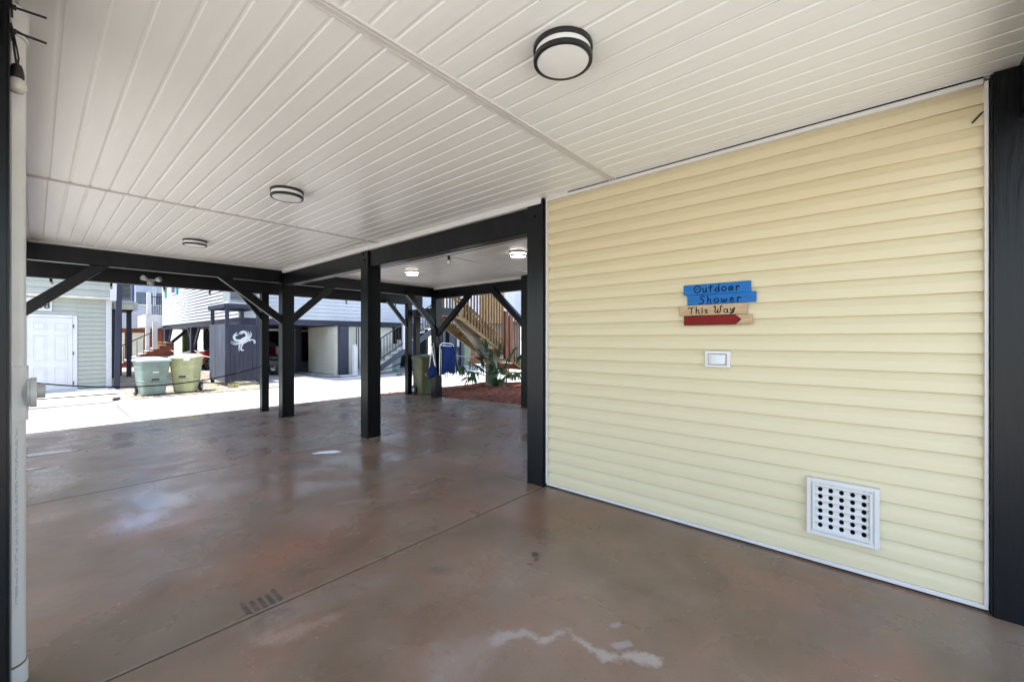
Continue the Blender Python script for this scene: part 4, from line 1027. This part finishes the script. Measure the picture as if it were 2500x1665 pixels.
# crab, cut from sheet metal
M_CRAB = mat('white_crab_metal', (.62, .68, .78), .4, .5, .1, 12, col2=(.5, .52, .52))
def cp(x, y): return Vector((CX0 + (x - 203) * .00178, CY0 - .045, 1.354 - ((720 + y / 6.536) - 828) / 1015 * 13.05))
def limb(b, pts, ws):
    P = [cp(*p) for p in pts]
    Q = []; W = []
    for i in range(len(P) - 1):
        for s in (0, .33, .67): Q.append(P[i].lerp(P[i + 1], s)); W.append(ws[i] + (ws[i + 1] - ws[i]) * s)
    Q.append(P[-1]); W.append(ws[-1])
    for it in range(2): Q = [Q[0]] + [Q[i - 1] * .25 + Q[i] * .5 + Q[i + 1] * .25 for i in range(1, len(Q) - 1)] + [Q[-1]]
    vs = []; m_ = len(Q)
    for dy in (0, .016):
        for i in range(m_):
            d = Q[min(i + 1, m_ - 1)] - Q[max(i - 1, 0)]; d.y = 0; d.normalize(); nrm = Vector((-d.z, 0, d.x)); w_ = W[i] * .0018 / 2
            vs += [Q[i] + nrm * w_ + Vector((0, dy, 0)), Q[i] - nrm * w_ + Vector((0, dy, 0))]
    fs = []; o = 2 * m_
    for i in range(m_ - 1):
        a = 2 * i; fs += [(a, a + 1, a + 3, a + 2), (o + a, o + a + 2, o + a + 3, o + a + 1), (a, a + 2, o + a + 2, o + a), (a + 1, o + a + 1, o + a + 3, a + 3)]
    fs += [(0, o, o + 1, 1), (o - 2, o - 1, 2 * o - 1, 2 * o - 2)]
    return b.add(vs, fs)
cr = link('crab_emblem', None, cs)
def crab_piece(name, pts, ws, dy=0):
    o = limb(MB(), pts, ws).build(name, M_CRAB, cr); o.location.y = dy
poly = []
for k in range(24):
    a = 2 * math.pi * k / 24; x = 95 * math.cos(a) * (1 + .12 * (abs(math.cos(a)) ** 6)); y = 48 * math.sin(a); t_ = R(-28)
    q = cp(485 + x * math.cos(t_) - y * math.sin(t_), 725 + x * math.sin(t_) + y * math.cos(t_)); poly.append((q.x, q.z))
MB().prism(poly, 'y', CY0 - .062, CY0 - .040).build('shell', M_CRAB, cr, bevel=.006)
crab_piece('claw', [(420, 725), (365, 735), (325, 700), (325, 655), (345, 630)], [36, 42, 36, 34, 26], -.001)
crab_piece('claw', [(340, 640), (350, 615), (370, 595)], [22, 18, 4], -.002); crab_piece('claw', [(348, 655), (372, 640), (395, 628)], [22, 14, 3], -.003)
crab_piece('claw', [(520, 690), (528, 640), (505, 592), (465, 582)], [34, 40, 40, 40], -.001)
crab_piece('claw', [(475, 578), (430, 590), (395, 625)], [30, 24, 4], -.002); crab_piece('claw', [(480, 595), (445, 615), (410, 632)], [26, 18, 4], -.003)
for i, (p, w_) in enumerate((([(545, 680), (570, 632), (538, 572)], [20, 18, 3]), ([(575, 680), (602, 636), (580, 577)], [20, 18, 3]), ([(410, 765), (345, 772), (272, 735)], [18, 16, 3]), ([(405, 785), (335, 798), (272, 765)], [18, 16, 3]), ([(425, 780), (398, 840), (405, 908)], [20, 18, 3]), ([(462, 785), (428, 845), (440, 890), (480, 884)], [26, 20, 26, 16]), ([(555, 735), (610, 712), (655, 728), (650, 775)], [26, 22, 20, 30]))):
    crab_piece('leg', p, w_, .001 + i * .0007)
aircon(4.28, 5.15, 16.4, 17.12, 2.62, 3.3, 'grey air conditioner on a bracket above the crab shower stall')

# ---- red car under the white house
def car(x, y, label):
    t = thing('parked_car', label, 'car', loc=(x, y, ZG))
    m_red = mat('red_car_paint', (.33, .008, .012), .25, .5, .05, 3, coat=.8); m_blk = mat('black_gloss', (.012, .012, .014), .15, .5, .05)
    W = .88
    low = [(0, .42), (.03, .62), (.12, .76), (.55, .88), (1.05, .96), (2.0, .99), (3.4, 1.02), (3.95, 1.0), (4.12, .86), (4.15, .45), (4.0, .30), (3.62, .26), (2.7, .24), (1.4, .24), (.5, .26), (.12, .30)]
    rings = []
    for yy, sx, sz in ((-W, .97, .95), (-W * .93, 1, 1), (W * .93, 1, 1), (W, .97, .95)):
        rings.append([((px - 2.07) * sx + 2.07, yy, .6 + (pz - .6) * sz) for px, pz in low])
    loft(MB(), rings).build('body', m_red, t, bevel=.02, smooth=40)
    cab = [(.95, .95), (1.55, 1.32), (2.0, 1.44), (2.7, 1.46), (3.3, 1.38), (3.9, 1.0)]
    rings = [[(px, yy * (1 - .24 * max(0, (pz - .95) / .5)), pz) for px, pz in cab + [(3.8, .93), (1.1, .93)]] for yy in (-W * .94, W * .94)]
    loft(MB(), rings).build('glasshouse', M_GLASS, t, smooth=30)
    loft(MB(), [[(px, s * .69, pz + dz) for px, pz, dz in ((1.6, 1.345, 0), (2.0, 1.445, .01), (2.7, 1.465, .01), (3.3, 1.385, .01), (3.3, 1.37, 0), (2.7, 1.44, 0), (2.0, 1.42, 0), (1.6, 1.33, 0))] for s in (-1, 1)]).build('roof', m_blk, t, smooth=30)
    for a, c in (((1.0, .97), (1.62, 1.34)), ((2.35, 1.0), (2.35, 1.44)), ((3.85, 1.02), (3.3, 1.38))):
        for s in (-1, 1): MB().bar((a[0], s * W * .945, a[1]), (c[0], s * .70, c[1]), .05, .06).build('pillar', m_blk, t)
    for wx in (.78, 3.35):
        for s in (-1, 1):
            w = MB().lathe([(.18, -.11), (.31, -.11), (.335, -.08), (.335, .08), (.31, .11), (.18, .11)], (wx, s * (W - .08), .335), 28, 'y').build('wheel', M_BLACK, t, smooth=40)
            rm = MB().lathe([(.03, -.02), (.225, -.02), (.235, .0), (.225, .02), (.03, .02)], (wx, s * (W + .015), .335), 24, 'y').build('rim', m_blk, w, smooth=40)
            b = MB()
            for k in range(10):
                a = 2 * math.pi * k / 10; b.bar((wx + .03 * math.cos(a), s * (W + .042), .335 + .03 * math.sin(a)), (wx + .215 * math.cos(a), s * (W + .042), .335 + .215 * math.sin(a)), .012, .030)
            b.build('spokes', M_ALU, w)
            MB().lathe([(.345, -.05), (.385, -.06), (.385, .06), (.345, .05)], (wx, s * (W - .055), .335), 28, 'y').build('wheel_arch', m_blk, t, smooth=40)
    for s in (-1, 1):
        box(.03, .42, s * .62 - .14, s * .62 + .14, .66, .78).build('headlight', mat('headlight_glass', (.55, .57, .6), .1, .8), t, bevel=.03)
        box(1.32, 1.5, s * (W + .06) - .07, s * (W + .06) + .07, .98, 1.10).build('wing_mirror', m_red, t, bevel=.03)
        box(2.0, 2.15, s * (W + .005) - .01, s * (W + .005) + .01, .84, .87).build('door_handle', M_ALU, t)
    box(-.02, .06, -.5, .5, .36, .52).build('grille', m_blk, t, bevel=.01)
    box(.5, 3.7, -W - .002, -W + .02, .27, .33).build('sill_trim', M_ALU, t)
    return t
car(4.75, 24.6, 'red car with black roof parked under the white house')

# ---- golf cart in the gap behind the posts
gc = thing('golf_cart', 'dark golf cart in the shade under the white house', 'golf cart', loc=(4.75, 18.9, ZG), rz=R(0))
loft(MB(), [[(px, yy, pz) for px, pz in ((0, .35), (.1, .65), (.5, .75), (.75, .42), (1.5, .42), (1.55, .62), (2.3, .62), (2.35, .35))] for yy in (-.55, .55)]).build('body', mat('black_cart', (.02, .02, .022), .3), gc, bevel=.02)
box(1.55, 2.05, -.5, .5, .63, .78).build('seat', mat('dark_seat', (.03, .03, .035), .5), gc, bevel=.04); box(2.02, 2.15, -.5, .5, .78, 1.2).build('seat_back', mat('dark_seat', ()), gc, bevel=.04)
box(.2, 2.4, -.58, .58, 1.82, 1.90).build('roof', mat('pale_roof', (.4, .38, .35), .5), gc, bevel=.03)
for x, y in ((.45, -.52), (.45, .52), (2.25, -.52), (2.25, .52)): MB().tube([(x, y, .6), (x + (.1 if x < 1 else 0), y, 1.82)], .02, 8).build('roof_post', M_IRON, gc)
for x in (.45, 1.9):
    for y in (-.5, .5): w = MB().lathe([(.1, -.09), (.22, -.08), (.23, 0), (.22, .08), (.1, .09)], (x, y, .23), 18, 'y').build('wheel', M_BLACK, gc, smooth=40); MB().lathe([(.02, -.1), (.11, -.1), (.11, .1), (.02, .1)], (x, y, .23), 12, 'y').build('rim', M_ALU, w, smooth=40)
MB().lathe([(.17, -.012), (.19, 0), (.17, .012)], (.85, -.22, 1.02), 18, 'x').build('steering_wheel', M_IRON, gc)

# ---- neighbour garage at the right
h3 = thing('garage_house', 'white raised house with a grey garage door seen beneath the wooden stair', 'house')
box(14.3, 25, 18.3, 28, 2.55, 9).build('wall', M_WSIDE, h3); lap(h3, 'y', 18.3, 14.35, 24, 2.56, 4.5, .16, M_WSIDE)
box(14.25, 25, 18.28, 28, 2.30, 2.548).build('floor_beam', M_NAVY, h3)
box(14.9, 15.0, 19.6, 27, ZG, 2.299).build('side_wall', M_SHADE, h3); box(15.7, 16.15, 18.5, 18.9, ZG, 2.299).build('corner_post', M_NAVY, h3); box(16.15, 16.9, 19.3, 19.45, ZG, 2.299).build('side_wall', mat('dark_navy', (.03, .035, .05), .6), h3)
box(16.9, 17.12, 19.2, 19.42, ZG, 2.25).build('door_frame', M_WHITE, h3)
gd = box(17.121, 23, 19.34, 19.44, ZG, 2.28).build('garage_door', mat('grey_door', (.27, .27, .29), .6), h3)
for k in range(4): box(17.2, 22.9, 19.32, 19.339, ZG + .05 + k * .57, ZG + .57 + k * .57).build('door_section', mat('grey_door', ()), gd, bevel=.01)
fn = thing('low_fence', 'low brown wooden board fence behind the palm', 'fence')
for k in range(22): box(16.75 + k * .125, 16.865 + k * .125, 18.02, 18.05, ZG + .03, .80 + rnd.uniform(-.02, .02)).build('fence_board', mat('brown_fence', (.20, .09, .05), .8, .2, .25, 5, stretch=(3, 3, .5)), fn)
for z in (.15, .62): box(16.75, 19.5, 18.051, 18.09, z, z + .09).build('fence_rail', mat('brown_fence', ()), fn)
h5 = thing('far_house', 'pale house with shaded wall glimpsed right of the timber pile', 'house')
box(22, 34, 12.5, 17, ZG, 8).build('wall', M_WSIDE, h5); lap(h5, 'x', 22, 12.6, 16.9, ZG, 4, .18, M_WSIDE)

# ---- background trees beyond the white house
M_TREE = mat('tree_leaf', (.07, .11, .035), .7, .3, .3, 3); M_BARK = mat('bark', (.14, .10, .07), .9, .1, .3, 8, .6, 30)
def tree(x, y, h, r, label, seed):
    r2 = random.Random(seed); t = thing('tree', label, 'tree', 'trees behind the houses', (x, y, ZG))
    b = MB(); b.tube([(0, 0, -.1), (.1, 0, h * .3), (.05, .1, h * .55)], [.2, .15, .09], 9)
    lm = []
    for k in range(8):
        a = r2.uniform(0, 6.28); e = Vector((math.cos(a) * r * .7, math.sin(a) * r * .7, h * r2.uniform(.55, .95))); s = Vector((.08, .05, h * r2.uniform(.25, .5)))
        b.tube([s, s.lerp(e, .5) + Vector((0, 0, .15)), e], [.07, .045, .02], 6); lm.append(e)
    b.build('trunk', M_BARK, t, smooth=60)
    b = MB()
    for k in range(2600):
        c = r2.choice(lm); p = c + Vector((r2.gauss(0, .3), r2.gauss(0, .3), r2.gauss(0, .25))) * r
        d = Vector((r2.uniform(-1, 1), r2.uniform(-1, 1), r2.uniform(-.6, .6))).normalized() * .13; s = d.cross(Vector((r2.uniform(-1, 1), r2.uniform(-1, 1), 1))).normalized() * .06
        b.add([p - d, p + s, p + d, p - s], [(0, 1, 2, 3)])
    b.build('crown', M_TREE, t)
tree(7.2, 37, 4.2, 1.8, 'green tree seen between the piles under the white house', 3)
tree(10.5, 40, 4.5, 2.0, 'darker tree further right beneath the white house', 4)

# ---- weeds
def tuft(x, y, n, h, m, label):
    b = MB()
    for k in range(n):
        a = rnd.uniform(0, 6.28); l = h * rnd.uniform(.5, 1.1); e = rnd.uniform(.4, 1.3)
        d = Vector((math.cos(a) * math.cos(e), math.sin(a) * math.cos(e), math.sin(e))); sdv = Vector((-math.sin(a), math.cos(a), 0)) * .008
        p0 = Vector((x + rnd.uniform(-.12, .12), y + rnd.uniform(-.06, .06), zf(y) - .01)); pts = [p0 + d * l * s + Vector((0, 0, -.35 * l * s * s)) for s in (0, .5, 1)]
        b.add([pts[0] - sdv, pts[0] + sdv, pts[1] + sdv * .8, pts[1] - sdv * .8, pts[2]], [(0, 1, 2, 3), (3, 2, 4)])
    tag(b.build('grass_tuft', m), label, 'grass')
M_GRASS = mat('weed_green', (.16, .24, .05), .6, .3, .3, 8); M_GRASSY = mat('weed_yellow', (.42, .38, .14), .7, .3, .3, 8)
tuft(4.0, 14.9, 60, .28, M_GRASSY, 'yellowed grass tuft at the foot of the crab shower stall')
tuft(9.75, 14.6, 40, .38, M_GRASS, 'bright green weed at the foot of the navy stair')
tuft(10.2, 14.5, 30, .36, M_GRASSY, 'pale dry weed beside the green one at the navy stair')
for k, (x, y) in enumerate(((3.3, 14.6), (3.7, 15.6), (3.2, 16.4), (2.4, 17.5), (3.6, 18.2))): tuft(x, y, 26, .10, M_GRASSY, ['small dry weed right of the yellow-green bin', 'small dry weed beside the shower stall planks', 'small weed in the gravel behind the bins', 'weed in the gravel beside the sage house', 'weed in the gravel behind the shower stall'][k])
b = MB(); r2 = random.Random(5)
for k in range(1500):
    x = r2.uniform(1.62, 4.9); y = 13.9 + 11 * r2.random() ** 1.6; s = r2.uniform(.008, .03); z = zf(y) - .012
    b.add([(x - s, y - s, z), (x + s, y - s * .7, z), (x + s * .8, y + s, z), (x - s, y + s * .9, z), (x, y, z + s * .9)], [(0, 1, 4), (1, 2, 4), (2, 3, 4), (3, 0, 4)])
o = b.build('gravel_stones', M_GRAVEL); o['kind'] = 'stuff'; o['label'] = 'loose gravel stones in the yard across the street'
tag(MB().bar((1.20, 13.75, zf(13.75) + .03), (1.36, 13.80, zf(13.8) + .04), .07, .09).build('log', mat('dark_log', (.05, .045, .04), .9), bevel=.03), 'short dark log lying at the street edge left of the bins', 'log')
